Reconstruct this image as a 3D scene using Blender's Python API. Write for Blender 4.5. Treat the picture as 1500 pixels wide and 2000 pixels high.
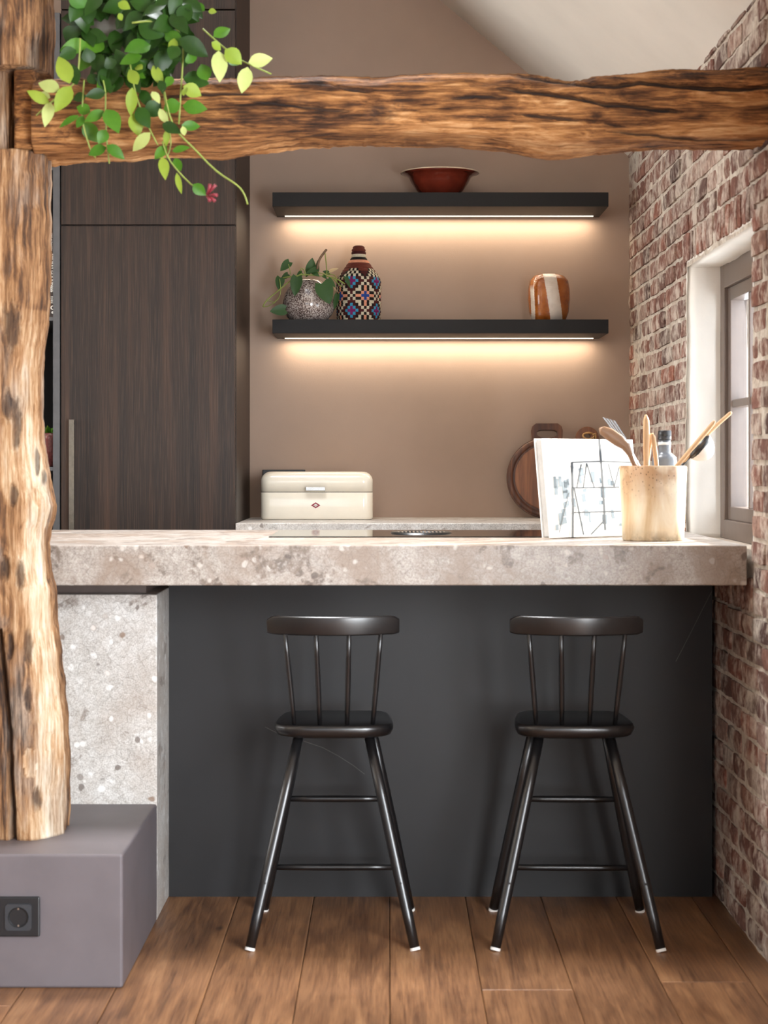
import bpy, bmesh, math, random
from mathutils import Vector, Matrix, noise
random.seed(7)
for _o in list(bpy.data.objects):
    bpy.data.objects.remove(_o)
SC = bpy.context.scene
COL = SC.collection
PI = math.pi

# ------------------------------------------------------------------ camera
F, CX, CY, EYE = 3600.0, 758.0, 903.0, 1.15       # focal length (px), vanishing point (px), eye height (m)
cam = bpy.data.cameras.new('camera')
cam.sensor_fit = 'AUTO'; cam.sensor_width = 36.0
cam.lens = 36.0 * F / 2000.0
cam.shift_x = -(CX - 750.0) / 2000.0
cam.shift_y = -(1000.0 - CY) / 2000.0
cam.dof.use_dof = True; cam.dof.focus_distance = 6.1; cam.dof.aperture_fstop = 6.3
cam.clip_start = 0.05
camo = bpy.data.objects.new('camera', cam); COL.objects.link(camo)
camo.location = (0, 0, EYE); camo.rotation_euler = (PI/2, 0, 0)
SC.camera = camo

# ------------------------------------------------------------------ light
SC.view_settings.view_transform = 'Standard'
SC.view_settings.look = 'None'
SC.view_settings.gamma = 1.0
SC.view_settings.use_curve_mapping = False
SC.view_settings.exposure = 0.0
SC.cycles.use_denoising = True
SC.cycles.max_bounces = 6; SC.cycles.diffuse_bounces = 4; SC.cycles.glossy_bounces = 3; SC.cycles.transparent_max_bounces = 8
SC.cycles.use_light_tree = False; SC.cycles.use_adaptive_sampling = True; SC.cycles.adaptive_threshold = 0.035
SC.cycles.sample_clamp_indirect = 6.0
SC.cycles.caustics_reflective = False; SC.cycles.caustics_refractive = False
world = bpy.data.worlds.new('sky'); SC.world = world; world.use_nodes = True
_bg = world.node_tree.nodes['Background']
_bg.inputs[0].default_value = (0.80, 0.89, 1.0, 1); _bg.inputs[1].default_value = 1.8

def sun(to_sun, energy, angle, color):
    l = bpy.data.lights.new('sun', 'SUN'); l.energy = energy; l.angle = math.radians(angle); l.color = color
    o = bpy.data.objects.new('sun', l); COL.objects.link(o)
    o.rotation_euler = Vector(to_sun).to_track_quat('Z', 'Y').to_euler(); o.location = Vector(to_sun) * 6
    return o
def area(name, loc, target, sx, sy, power, color):
    l = bpy.data.lights.new(name, 'AREA'); l.shape = 'RECTANGLE'; l.size = sx; l.size_y = sy
    l.energy = power; l.color = color
    o = bpy.data.objects.new(name, l); COL.objects.link(o); o.location = loc
    o.rotation_euler = (Vector(loc) - Vector(target)).to_track_quat('Z', 'Y').to_euler()
    return o
sun((0.80, 0.58, 0.275), 40.0, 1.2, (1.0, 0.93, 0.82))
# daylight of the garden doors on the right wall, nearer than the photograph shows
area('garden_door_daylight', (1.62, 0.85, 1.30), (-0.35, 4.6, 0.75), 1.5, 1.9, 350, (0.90, 0.95, 1.0))
# fill lamp added behind the camera for general ambient light
area('front_fill_light', (-1.3, -2.9, 1.7), (-0.8, 5.0, 1.0), 3.2, 2.4, 24, (0.95, 0.97, 1.0))
# daylight of the roof window above the island
area('roof_window_daylight', (-0.40, 4.92, 3.42), (0.0, 4.80, 0.0), 0.75, 1.05, 40, (0.97, 0.98, 1.0)).data.spread = math.radians(75)
# daylight of the tall window in the left wall, along the cabinet fronts
area('left_window_daylight', (-4.0, 4.75, 1.75), (0.87, 4.9, 1.75), 2.2, 1.5, 150, (0.98, 0.97, 0.95))
# daylight of the small window by the worktop
area('side_window_daylight', (1.12, 4.90, 1.36), (0.0, 4.75, 1.15), 0.95, 0.72, 14, (0.92, 0.96, 1.0))

def P(px, py, D):
    return Vector(((px - CX) * D / F, D, EYE - (py - CY) * D / F))

# ------------------------------------------------------------------ materials
MATS = {}
def srgb(r, g, b):
    def c(x):
        x /= 255.0
        return x / 12.92 if x <= 0.04045 else ((x + 0.055) / 1.055) ** 2.4
    return (c(r), c(g), c(b), 1.0)
class NT:
    def __init__(s, name):
        m = bpy.data.materials.new(name); m.use_nodes = True
        s.m = m; s.t = m.node_tree; s.b = s.t.nodes['Principled BSDF']; MATS[name] = m
        s.out = s.t.nodes['Material Output']
    def n(s, typ, ins=None, **attrs):
        nd = s.t.nodes.new('ShaderNode' + typ)
        for k, v in attrs.items(): setattr(nd, k, v)
        for k, v in (ins or {}).items(): s.set(nd, k, v)
        return nd
    def set(s, nd, k, v):
        if hasattr(v, 'is_output'): s.t.links.new(v, nd.inputs[k])
        else: nd.inputs[k].default_value = v
    def coord(s, scale=(1, 1, 1), kind='Object', loc=(0, 0, 0)):
        tc = s.n('TexCoord')
        mp = s.n('Mapping', {'Vector': tc.outputs[kind], 'Scale': scale, 'Location': loc})
        return mp.outputs[0]
    def noise(s, vec, scale, detail=4, rough=0.55, dist=0.0):
        return s.n('TexNoise', {'Vector': vec, 'Scale': scale, 'Detail': detail, 'Roughness': rough, 'Distortion': dist}).outputs[0]
    def ramp(s, fac, stops, interp='LINEAR'):
        r = s.n('ValToRGB', {'Fac': fac}); cr = r.color_ramp; cr.interpolation = interp
        while len(cr.elements) < len(stops): cr.elements.new(0.5)
        for e, (p, c) in zip(cr.elements, stops):
            e.position = p; e.color = c if len(c) == 4 else (*c, 1)
        return r.outputs[0]
    def val(s, fac, a, b, lo=0.0, hi=1.0):
        r = s.n('MapRange', {'Value': fac, 'From Min': a, 'From Max': b, 'To Min': lo, 'To Max': hi}); r.clamp = True
        return r.outputs[0]
    def mix(s, fac, a, b, mode='MIX'):
        x = s.n('Mix', data_type='RGBA', blend_type=mode)
        s.set(x, 0, fac); s.set(x, 6, a); s.set(x, 7, b)
        return x.outputs[2]
    def math(s, op, a, b=0.0):
        x = s.n('Math', operation=op); s.set(x, 0, a); s.set(x, 1, b); return x.outputs[0]
    def bump(s, h, strength=0.3, dist=0.01):
        x = s.n('Bump', {'Height': h, 'Strength': strength, 'Distance': dist})
        s.t.links.new(x.outputs[0], s.b.inputs['Normal']); return x
    def base(s, c): s.set(s.b, 'Base Color', c)
    def rough(s, r): s.set(s.b, 'Roughness', r)
    def p(s, **k):
        for a, v in k.items(): s.set(s.b, a.replace('_', ' '), v)

def plain(name, col, rough=0.5, metal=0.0, noise_amt=0.12, nscale=30, bump=0.0, spec=0.5, coat=0.0):
    t = NT(name); v = t.coord()
    f = t.noise(v, nscale, 5)
    d = tuple(c * (1 - noise_amt) for c in col[:3]) + (1,)
    l = tuple(min(1, c * (1 + noise_amt)) for c in col[:3]) + (1,)
    t.base(t.ramp(f, [(0.3, d), (0.7, l)])); t.rough(rough); t.p(Metallic=metal)
    t.p(**{'Specular_IOR_Level': spec, 'Coat_Weight': coat})
    if bump: t.bump(f, bump, 0.004)
    return t.m

def m_oldwood(name, axis):
    t = NT(name)
    sc = {'x': (0.9, 9, 9), 'z': (9, 9, 0.9)}[axis]
    v = t.coord(sc)
    warp = t.noise(t.coord({'x': (1.5, 4, 4), 'z': (4, 4, 1.5)}[axis]), 1.6, 3)
    wv = t.n('VectorMath', {0: v, 1: t.n('VectorMath', {0: warp, 1: (1.2, 1.2, 1.2)}, operation='MULTIPLY').outputs[0]}, operation='ADD').outputs[0]
    g = t.noise(wv, 3.2, 7, 0.68, 0.4)
    fine = t.noise(t.coord({'x': (4, 60, 60), 'z': (60, 60, 4)}[axis]), 2.2, 7, 0.7)
    big = t.noise(t.coord(), 4.0, 4, 0.6)
    if axis == 'x':
        stops = [(0.37, srgb(34, 20, 12)), (0.44, srgb(80, 49, 27)), (0.50, srgb(126, 83, 46)), (0.57, srgb(172, 120, 72)), (0.66, srgb(208, 164, 116)), (0.80, srgb(222, 190, 152))]
    else:
        stops = [(0.34, srgb(58, 42, 33)), (0.42, srgb(110, 77, 51)), (0.50, srgb(158, 117, 80)), (0.58, srgb(192, 158, 122)), (0.68, srgb(224, 204, 178)), (0.80, srgb(242, 232, 214))]
    pl = t.n('Attribute', attribute_name='pale').outputs['Fac']
    k = t.math('ADD', t.math('MULTIPLY', g, 0.50), t.math('MULTIPLY', fine, 0.50))
    k = t.math('ADD', k, t.math('MULTIPLY', t.math('SUBTRACT', big, 0.5), 0.32))
    k = t.math('ADD', k, t.math('SUBTRACT', t.math('MULTIPLY', pl, 0.17), 0.014 if axis == 'x' else 0.048))
    c = t.ramp(k, stops)
    if axis == 'z':      # weathered grey patches
        gp = t.val(t.noise(t.coord((5, 5, 1.4)), 2.4, 4, 0.6), 0.52, 0.64, 0.0, 0.45)
        c = t.mix(gp, c, t.ramp(fine, [(0.4, srgb(112, 98, 88)), (0.6, srgb(196, 184, 170))]))
    st = t.n('Attribute', attribute_name='stain_shade').outputs['Fac']
    c = t.mix(st, c, srgb(40, 34, 34))
    t.base(c); t.rough(0.78); t.p(Specular_IOR_Level=0.3)
    h = t.math('ADD', g, t.math('MULTIPLY', fine, 0.6))
    t.bump(h, 0.8, 0.010)
    return t.m

def m_stone(name, warm=0.0, dk=0.605, beige=0.35):
    t = NT(name)
    v0 = t.coord()
    wn = t.n('TexNoise', {'Vector': v0, 'Scale': 16.0, 'Detail': 3})
    off = t.n('VectorMath', {0: wn.outputs['Color'], 1: (0.5, 0.5, 0.5)}, operation='SUBTRACT').outputs[0]
    off = t.n('VectorMath', {0: off, 3: 0.030}, operation='SCALE').outputs[0]
    v = t.n('VectorMath', {0: v0, 1: off}, operation='ADD').outputs[0]
    lg = t.n('TexVoronoi', {'Vector': v, 'Scale': 13.0}); md = t.n('TexVoronoi', {'Vector': v, 'Scale': 42.0}); sm = t.n('TexVoronoi', {'Vector': v, 'Scale': 130.0})
    sep = lambda o: t.n('SeparateColor', {0: o.outputs['Color']}).outputs
    L, M, S = sep(lg), sep(md), sep(sm)
    cl = t.noise(v0, 5.0, 5, 0.6)
    base = t.ramp(cl, [(0.3, srgb(160, 155, 149)), (0.55, srgb(192, 189, 185)), (0.75, srgb(212, 211, 209))])
    base = t.mix(0.42, base, t.ramp(M[0], [(0.0, srgb(132, 122, 112)), (0.35, srgb(176, 168, 158)), (0.75, srgb(200, 196, 190)), (1.0, srgb(226, 224, 220))]))
    base = t.mix(0.22, base, t.ramp(S[1], [(0.0, srgb(120, 110, 100)), (0.5, srgb(184, 178, 170)), (1.0, srgb(232, 230, 226))]))
    base = t.mix(0.40, base, t.ramp(t.noise(v0, 260, 4, 0.7), [(0.36, srgb(128, 118, 110)), (0.5, srgb(196, 190, 184)), (0.64, srgb(236, 234, 230))]))
    base = t.mix(t.val(t.noise(v0, 4.5, 5, 0.62, 0.8), 0.44, 0.62, 0.0, beige), base, srgb(158, 140, 125))
    # pale clasts and dark clasts with edges of their own
    patch = t.noise(v0, 11, 6, 0.58, 0.6)
    darkm = t.math('MULTIPLY', t.val(patch, dk, dk+0.035), t.val(t.noise(v0, 90, 4, 0.65), 0.30, 0.56))
    base = t.mix(t.math('MULTIPLY', darkm, 0.72), base, t.ramp(M[1], [(0.0, srgb(92, 78, 69)), (1.0, srgb(132, 116, 103))]))
    e2 = t.val(md.outputs['Distance'], 0.30, 0.42, 1, 0)
    d2 = t.math('MULTIPLY', t.math('MULTIPLY', t.val(M[2], 0.93, 0.95), e2), 0.8)
    base = t.mix(d2, base, t.ramp(M[1], [(0.0, srgb(70, 62, 58)), (0.7, srgb(112, 100, 92)), (0.95, srgb(150, 106, 64))]))
    p2 = t.math('MULTIPLY', t.math('MULTIPLY', t.val(M[1], 0.84, 0.86), e2), 0.7)
    base = t.mix(p2, base, srgb(232, 230, 226))
    crk = t.n('TexVoronoi', {'Vector': v, 'Scale': 30.0}, feature='DISTANCE_TO_EDGE').outputs['Distance']
    base = t.mix(t.math('MULTIPLY', t.val(crk, 0.0, 0.03, 1, 0), 0.30), base, srgb(96, 88, 82))
    if warm: base = t.mix(1.0, t.mix(warm, base, srgb(206, 184, 164), 'MULTIPLY'), (0.78, 0.77, 0.76, 1), 'MULTIPLY')
    t.base(base); t.rough(t.val(cl, 0.3, 0.7, 0.36, 0.5)); t.p(Specular_IOR_Level=0.5)
    t.bump(t.math('ADD', S[0], cl), 0.06, 0.002)
    return t.m

def m_veneer(name):
    t = NT(name)
    rnd = t.n('ObjectInfo').outputs['Random']
    v = t.coord((26, 26, 0.55)); g = t.noise(v, 1.0, 5, 0.6)
    fine = t.noise(t.coord((320, 320, 7)), 1.0, 3, 0.6)
    pores = t.val(fine, 0.50, 0.66)
    c = t.ramp(g, [(0.3, srgb(26, 18, 14)), (0.52, srgb(40, 28, 21)), (0.7, srgb(63, 43, 31))])
    c = t.mix(t.math('MULTIPLY', pores, 0.32), c, srgb(80, 60, 46))
    c = t.mix(t.math('MULTIPLY', t.val(fine, 0.44, 0.32), 0.6), c, srgb(30, 22, 19))
    t.base(c); t.rough(0.5); t.p(Specular_IOR_Level=0.35); t.bump(fine, 0.25, 0.002)
    return t.m

def m_floor(name):
    t = NT(name)
    oi = t.n('ObjectInfo')
    rnd = oi.outputs['Random']
    loc = t.n('CombineXYZ', {0: t.math('MULTIPLY', rnd, 17.0), 1: t.math('MULTIPLY', rnd, 31.0), 2: 0.0}).outputs[0]
    tc = t.n('TexCoord').outputs['Object']
    def vv(sc):
        m = t.n('VectorMath', {0: tc, 1: sc}, operation='MULTIPLY').outputs[0]
        return t.n('VectorMath', {0: m, 1: loc}, operation='ADD').outputs[0]
    g = t.noise(vv((11, 0.9, 1)), 1.6, 6, 0.6, 1.3)
    fine = t.noise(vv((150, 5, 1)), 1.2, 4, 0.65)
    blot = t.noise(vv((3.4, 1.8, 1)), 1.6, 5, 0.65)
    k = t.math('ADD', t.math('MULTIPLY', g, 0.6), t.math('MULTIPLY', blot, 0.4))
    c = t.ramp(k, [(0.34, srgb(70, 46, 31)), (0.45, srgb(106, 72, 48)), (0.55, srgb(138, 98, 66)), (0.66, srgb(164, 124, 88))])
    c = t.mix(0.28, c, t.ramp(fine, [(0.38, srgb(84, 56, 36)), (0.62, srgb(166, 124, 86))]))
    kn = t.n('TexVoronoi', {'Vector': vv((3.1, 1.4, 1)), 'Scale': 1.5}).outputs['Distance']
    c = t.mix(t.val(kn, 0.02, 0.07, 0.85, 0.0), c, srgb(52, 34, 24))
    tint = t.ramp(rnd, [(0, (0.82, 0.80, 0.79, 1)), (1, (1.08, 1.06, 1.04, 1))])
    c = t.mix(1.0, c, tint, 'MULTIPLY')
    t.base(c); t.rough(t.val(blot, 0.3, 0.7, 0.34, 0.5)); t.bump(t.math('ADD', fine, g), 0.18, 0.003)
    return t.m

def m_brick(name):
    t = NT(name)
    r = t.math('FRACT', t.math('ADD', t.n('ObjectInfo').outputs['Random'], t.n('Attribute', attribute_name='rnd').outputs['Fac']))
    c = t.ramp(r, [(0.0, srgb(100, 74, 66)), (0.12, srgb(150, 112, 100)), (0.24, srgb(128, 84, 70)), (0.36, srgb(168, 138, 124)), (0.46, srgb(84, 66, 62)), (0.56, srgb(146, 104, 90)),
                   (0.66, srgb(118, 88, 80)), (0.78, srgb(158, 102, 84)), (0.88, srgb(94, 76, 72)), (1.0, srgb(182, 156, 142))])
    g = t.n('NewGeometry').outputs['Position']
    n1 = t.noise(g, 34, 6, 0.65); n2 = t.noise(g, 11, 5, 0.62); n3 = t.noise(g, 120, 3)
    c = t.mix(t.val(n1, 0.35, 0.6, 0.55, 0.0), c, srgb(74, 50, 46))
    sm = t.val(t.math('ADD', t.math('MULTIPLY', n2, 0.6), t.math('MULTIPLY', n1, 0.4)), 0.46, 0.60, 0.0, 0.80)
    c = t.mix(sm, c, srgb(208, 197, 184))
    t.base(c); t.rough(0.9); t.p(Specular_IOR_Level=0.2)
    t.bump(t.math('ADD', n1, t.math('MULTIPLY', n3, 0.5)), 0.7, 0.006)
    return t.m

def m_mortar(name):
    t = NT(name); g = t.n('NewGeometry').outputs['Position']
    n1 = t.noise(g, 45, 6, 0.7); n2 = t.noise(g, 6, 4)
    c = t.ramp(n1, [(0.3, srgb(160, 148, 134)), (0.5, srgb(206, 196, 182)), (0.7, srgb(230, 223, 212))])
    c = t.mix(t.val(n2, 0.4, 0.65, 0, 0.35), c, srgb(168, 140, 122))
    t.base(c); t.rough(0.95); t.p(Specular_IOR_Level=0.15); t.bump(n1, 0.8, 0.008)
    return t.m

def m_plaster(name, col, amt=0.05, b=0.12, sc=220):
    t = NT(name); g = t.n('NewGeometry').outputs['Position']
    n1 = t.noise(g, sc, 3, 0.6); n2 = t.noise(g, 3, 4)
    lo = tuple(x * (1 - amt) for x in col[:3]) + (1,); hi = tuple(min(1, x * (1 + amt)) for x in col[:3]) + (1,)
    t.base(t.ramp(n2, [(0.3, lo), (0.7, hi)])); t.rough(0.85); t.p(Specular_IOR_Level=0.25); t.bump(n1, b, 0.002)
    return t.m

def m_leaf(name, col, col2, trans=0.25, gloss=0.35):
    t = NT(name); v = t.coord(); r = t.n('ObjectInfo').outputs['Random']
    f = t.noise(v, 60, 3)
    c = t.mix(t.math('ADD', t.math('MULTIPLY', f, 0.5), t.math('MULTIPLY', r, 0.5)), col, col2)
    t.base(c); t.rough(gloss + 0.15); t.p(Specular_IOR_Level=0.3)
    tl = t.n('BsdfTranslucent', {'Color': c}); mx = t.n('MixShader', {0: trans, 1: t.b.outputs[0], 2: tl.outputs[0]})
    t.t.links.new(mx.outputs[0], t.out.inputs[0])
    return t.m

def m_glass(name):
    t = NT(name)
    tr = t.n('BsdfTransparent', {'Color': (0.96, 0.98, 1.0, 1)}); gl = t.n('BsdfGlossy', {'Roughness': 0.03})
    fc = t.n('LayerWeight', {'Blend': 0.5}).outputs['Facing']
    mx = t.n('MixShader', {0: t.math('ADD', 0.02, t.math('MULTIPLY', t.math('POWER', fc, 5.0), 0.2)), 1: tr.outputs[0], 2: gl.outputs[0]})
    t.t.links.new(mx.outputs[0], t.out.inputs[0]); return t.m

def m_emit(name, col, s):
    t = NT(name); t.p(Emission_Color=col, Emission_Strength=s); t.base(col); t.m.cycles.emission_sampling = 'NONE'; return t.m

m_oldwood('beam_oak', 'x'); m_oldwood('post_oak', 'z')
m_stone('conglomerate'); m_stone('conglomerate_brown', 0.30, 0.555, 0.75)
m_veneer('smoked_oak'); m_floor('oak_floor'); m_brick('brick'); m_mortar('mortar')
m_plaster('wall_paint', srgb(172, 150, 135)); m_plaster('ceiling_paint', srgb(226, 220, 210)); m_plaster('white_plaster', srgb(236, 232, 224), 0.06, 0.35, 60)
m_plaster('room_paint', srgb(205, 198, 188))
plain('plinth_paint', srgb(98, 91, 94), 0.5, noise_amt=0.10, nscale=7, bump=0.05)
plain('black_paint', srgb(19, 18, 19), 0.30, noise_amt=0.2, nscale=50, spec=0.7)
plain('shelf_black', srgb(25, 24, 24), 0.6, noise_amt=0.1, nscale=120, bump=0.05, spec=0.3)
plain('socket_black', srgb(30, 30, 32), 0.35)
plain('steel', srgb(190, 188, 184), 0.25, metal=1.0)
plain('dull_steel', srgb(120, 122, 124), 0.4, metal=1.0)
plain('aged_metal', srgb(128, 120, 108), 0.35, metal=1.0, nscale=80)
plain('graphite', srgb(74, 73, 74), 0.5)
plain('dark_back', srgb(22, 21, 20), 0.7)
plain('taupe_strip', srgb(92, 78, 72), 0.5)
plain('graphite_dark', srgb(48, 50, 54), 0.4)
plain('vein', srgb(70, 67, 66), 0.5)
plain('felt', srgb(226, 222, 216), 0.95)
plain('enamel', srgb(250, 241, 222), 0.18, noise_amt=0.02, coat=0.6)
plain('seam_dark', srgb(84, 76, 64), 0.6)
plain('logo_red', srgb(140, 30, 46), 0.4); plain('logo_white', srgb(240, 236, 228), 0.4)
plain('terracotta', srgb(112, 44, 30), 0.16, noise_amt=0.18, nscale=25, coat=0.7)
plain('cream_rim', srgb(232, 214, 186), 0.3)
plain('window_paint', srgb(98, 84, 76), 0.4, noise_amt=0.05)
plain('hob_glass', srgb(14, 13, 13), 0.06, noise_amt=0.0, spec=0.6)
plain('grille_dark', srgb(24, 24, 24), 0.3)
plain('paper_white', srgb(238, 236, 230), 0.55, noise_amt=0.03)
plain('page_grey', srgb(188, 184, 178), 0.7)
plain('print_black', srgb(14, 14, 18), 0.5); plain('print_grey', srgb(112, 126, 134), 0.5); plain('print_olive', srgb(140, 138, 96), 0.5)
plain('book_dark', srgb(52, 40, 36), 0.5); plain('book_ember', srgb(132, 58, 46), 0.5, noise_amt=0.6, nscale=140)
plain('maroon_glaze', srgb(98, 48, 46), 0.15, noise_amt=0.35, nscale=90, bump=0.5, coat=0.6)
plain('rope', srgb(180, 140, 92), 0.9, nscale=200, noise_amt=0.35)
plain('utensil_wood', srgb(206, 168, 126), 0.5, noise_amt=0.14, nscale=14)
plain('olive_wood', srgb(142, 110, 84), 0.4, noise_amt=0.25, nscale=10)
plain('bottle_grey', srgb(96, 100, 106), 0.3); plain('black_plastic', srgb(26, 26, 28), 0.35)
plain('grey_pot', srgb(120, 116, 108), 0.7, noise_amt=0.25, nscale=20)
plain('soil', srgb(50, 38, 28), 0.95)
plain('stem_green', srgb(128, 142, 62), 0.5); plain('stem_brown', srgb(118, 92, 70), 0.7)
plain('flower_red', srgb(128, 42, 52), 0.5)
plain('paving', srgb(176, 174, 168), 0.9); plain('outside_wall', srgb(206, 212, 216), 0.8); plain('hedge', srgb(70, 84, 48), 0.9, noise_amt=0.5, nscale=8)
m_leaf('leaf_dark', srgb(22, 44, 10), srgb(44, 82, 18), 0.15, 0.3)
m_leaf('leaf_mid', srgb(46, 96, 22), srgb(88, 134, 34), 0.25, 0.3)
m_leaf('leaf_lime', srgb(118, 144, 42), srgb(150, 168, 62), 0.3, 0.38)
m_leaf('leaf_pale', srgb(172, 186, 104), srgb(194, 204, 136), 0.3, 0.4)
m_leaf('leaf_philo', srgb(38, 66, 30), srgb(58, 92, 44), 0.12, 0.3)
m_leaf('leaf_dry', srgb(208, 184, 140), srgb(220, 200, 160), 0.3, 0.6)
m_glass('pane_glass')
m_emit('led', (1.0, 0.86, 0.64, 1), 2.2)

def m_panel():
    t = NT('anthracite'); v = t.coord()
    f = t.noise(v, 2.5, 5, 0.6)
    c = t.ramp(f, [(0.3, srgb(24, 23, 24)), (0.7, srgb(32, 31, 32))])
    w = t.noise(t.coord((1, 1, 1), loc=(3.1, 0, 1.2)), 1.1, 3, 0.5)
    vein = t.val(t.math('ABSOLUTE', t.math('SUBTRACT', w, 0.56)), 0.0, 0.0016, 0.0, 0.0)
    brk = t.val(t.noise(v, 6, 2), 0.5, 0.62)
    c = t.mix(t.math('MULTIPLY', vein, brk), c, srgb(150, 146, 140))
    t.base(c); t.rough(0.5); t.p(Specular_IOR_Level=0.4); t.bump(t.noise(v, 160, 2), 0.03, 0.001); return t.m
m_panel()

def m_speckle():
    t = NT('speckled_glaze'); v = t.coord((1, 1, 0.8))
    f = t.noise(v, 240, 3, 0.6); b = t.noise(v, 14, 3)
    k = t.math('ADD', f, t.math('MULTIPLY', t.math('SUBTRACT', b, 0.5), 0.25))
    t.base(t.ramp(k, [(0.38, srgb(70, 56, 52)), (0.48, srgb(126, 108, 102)), (0.60, srgb(206, 196, 188))])); t.rough(0.14); t.p(Coat_Weight=0.5); return t.m
m_speckle()

def m_vase():
    t = NT('striped_glaze'); tc = t.n('TexCoord').outputs['Object']
    s = t.n('SeparateXYZ', {0: tc}).outputs
    nz = t.noise(t.coord((1, 1, 6)), 90, 3); nb = t.noise(t.coord(), 20, 4)
    x = t.math('ADD', s[0], t.math('MULTIPLY', t.math('SUBTRACT', nz, 0.5), 0.006))
    xs = t.math('SUBTRACT', x, t.math('MULTIPLY', t.math('SUBTRACT', 0.09, s[2]), 0.16))
    wide = t.math('MULTIPLY', t.val(xs, -0.014, -0.012), t.val(xs, 0.030, 0.032, 1, 0))
    xl = t.math('SUBTRACT', x, t.math('MULTIPLY', t.math('SUBTRACT', 0.09, s[2]), 0.05))
    thin = t.math('MULTIPLY', t.math('MULTIPLY', t.val(xl, -0.068, -0.066), t.val(xl, -0.056, -0.054, 1, 0)), t.val(s[2], 0.11, 0.13, 1, 0))
    amber = t.ramp(nb, [(0.3, srgb(128, 64, 20)), (0.5, srgb(164, 90, 30)), (0.7, srgb(186, 112, 46))])
    w = t.ramp(nb, [(0.3, srgb(206, 188, 170)), (0.6, srgb(232, 220, 206))])
    t.base(t.mix(t.math('MAXIMUM', wide, thin), amber, w)); t.rough(0.2); t.p(Coat_Weight=0.4)
    wv = t.n('TexWave', {'Vector': t.coord((1, 1, 1)), 'Scale': 95.0}, bands_direction='Z').outputs['Fac']
    t.bump(wv, 0.35, 0.002); return t.m
m_vase()

def m_board(name, a, b, c3):
    t = NT(name); g = t.noise(t.coord((34, 34, 1.6)), 1.0, 5, 0.62, 0.6); f = t.noise(t.coord((220, 220, 8)), 1, 3)
    c = t.ramp(g, [(0.3, a), (0.5, b), (0.72, c3)])
    t.base(t.mix(t.val(f, 0.5, 0.3, 0, 0.5), c, a)); t.rough(0.38); t.bump(f, 0.2, 0.002); return t.m
m_board('walnut', srgb(46, 26, 18), srgb(82, 48, 32), srgb(122, 76, 48))
m_board('walnut_light', srgb(84, 50, 32), srgb(128, 80, 50), srgb(160, 106, 68))

def m_cup():
    t = NT('spalted_wood'); v = t.coord((9, 9, 2.2)); g = t.noise(v, 1.6, 5, 0.6, 0.5)
    spots = t.n('TexVoronoi', {'Vector': t.coord((1, 1, 0.8)), 'Scale': 130.0}).outputs['Distance']
    s = t.n('SeparateXYZ', {0: t.n('TexCoord').outputs['Object']}).outputs
    c = t.ramp(g, [(0.35, srgb(198, 164, 122)), (0.50, srgb(222, 200, 166)), (0.66, srgb(236, 224, 202))])
    zone = t.math('MULTIPLY', t.val(s[2], 0.09, 0.17), t.val(t.noise(t.coord(), 13, 3), 0.36, 0.52))
    c = t.mix(t.math('MULTIPLY', zone, 0.7), c, srgb(156, 106, 58))
    c = t.mix(t.math('MULTIPLY', t.val(spots, 0.12, 0.28, 1, 0), t.math('MULTIPLY', zone, 0.9)), c, srgb(70, 44, 26))
    c = t.mix(t.math('MULTIPLY', t.val(s[2], 0.0, 0.03, 1, 0), t.val(t.noise(t.coord(), 40, 3), 0.4, 0.6, 0, 0.7)), c, srgb(110, 92, 72))
    t.base(c); t.rough(0.6); return t.m
m_cup()

def m_vcol(name, rough=0.85):
    t = NT(name); a = t.n('Attribute', attribute_name='Col').outputs['Color']
    f = t.noise(t.coord((1, 1, 3)), 160, 3)
    t.base(t.mix(t.val(f, 0.35, 0.65, 0.25, 0.0), a, (0.01, 0.01, 0.01, 1))); t.rough(rough); t.p(Specular_IOR_Level=0.2); t.bump(f, 0.4, 0.002); return t.m
m_vcol('woven')

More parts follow.
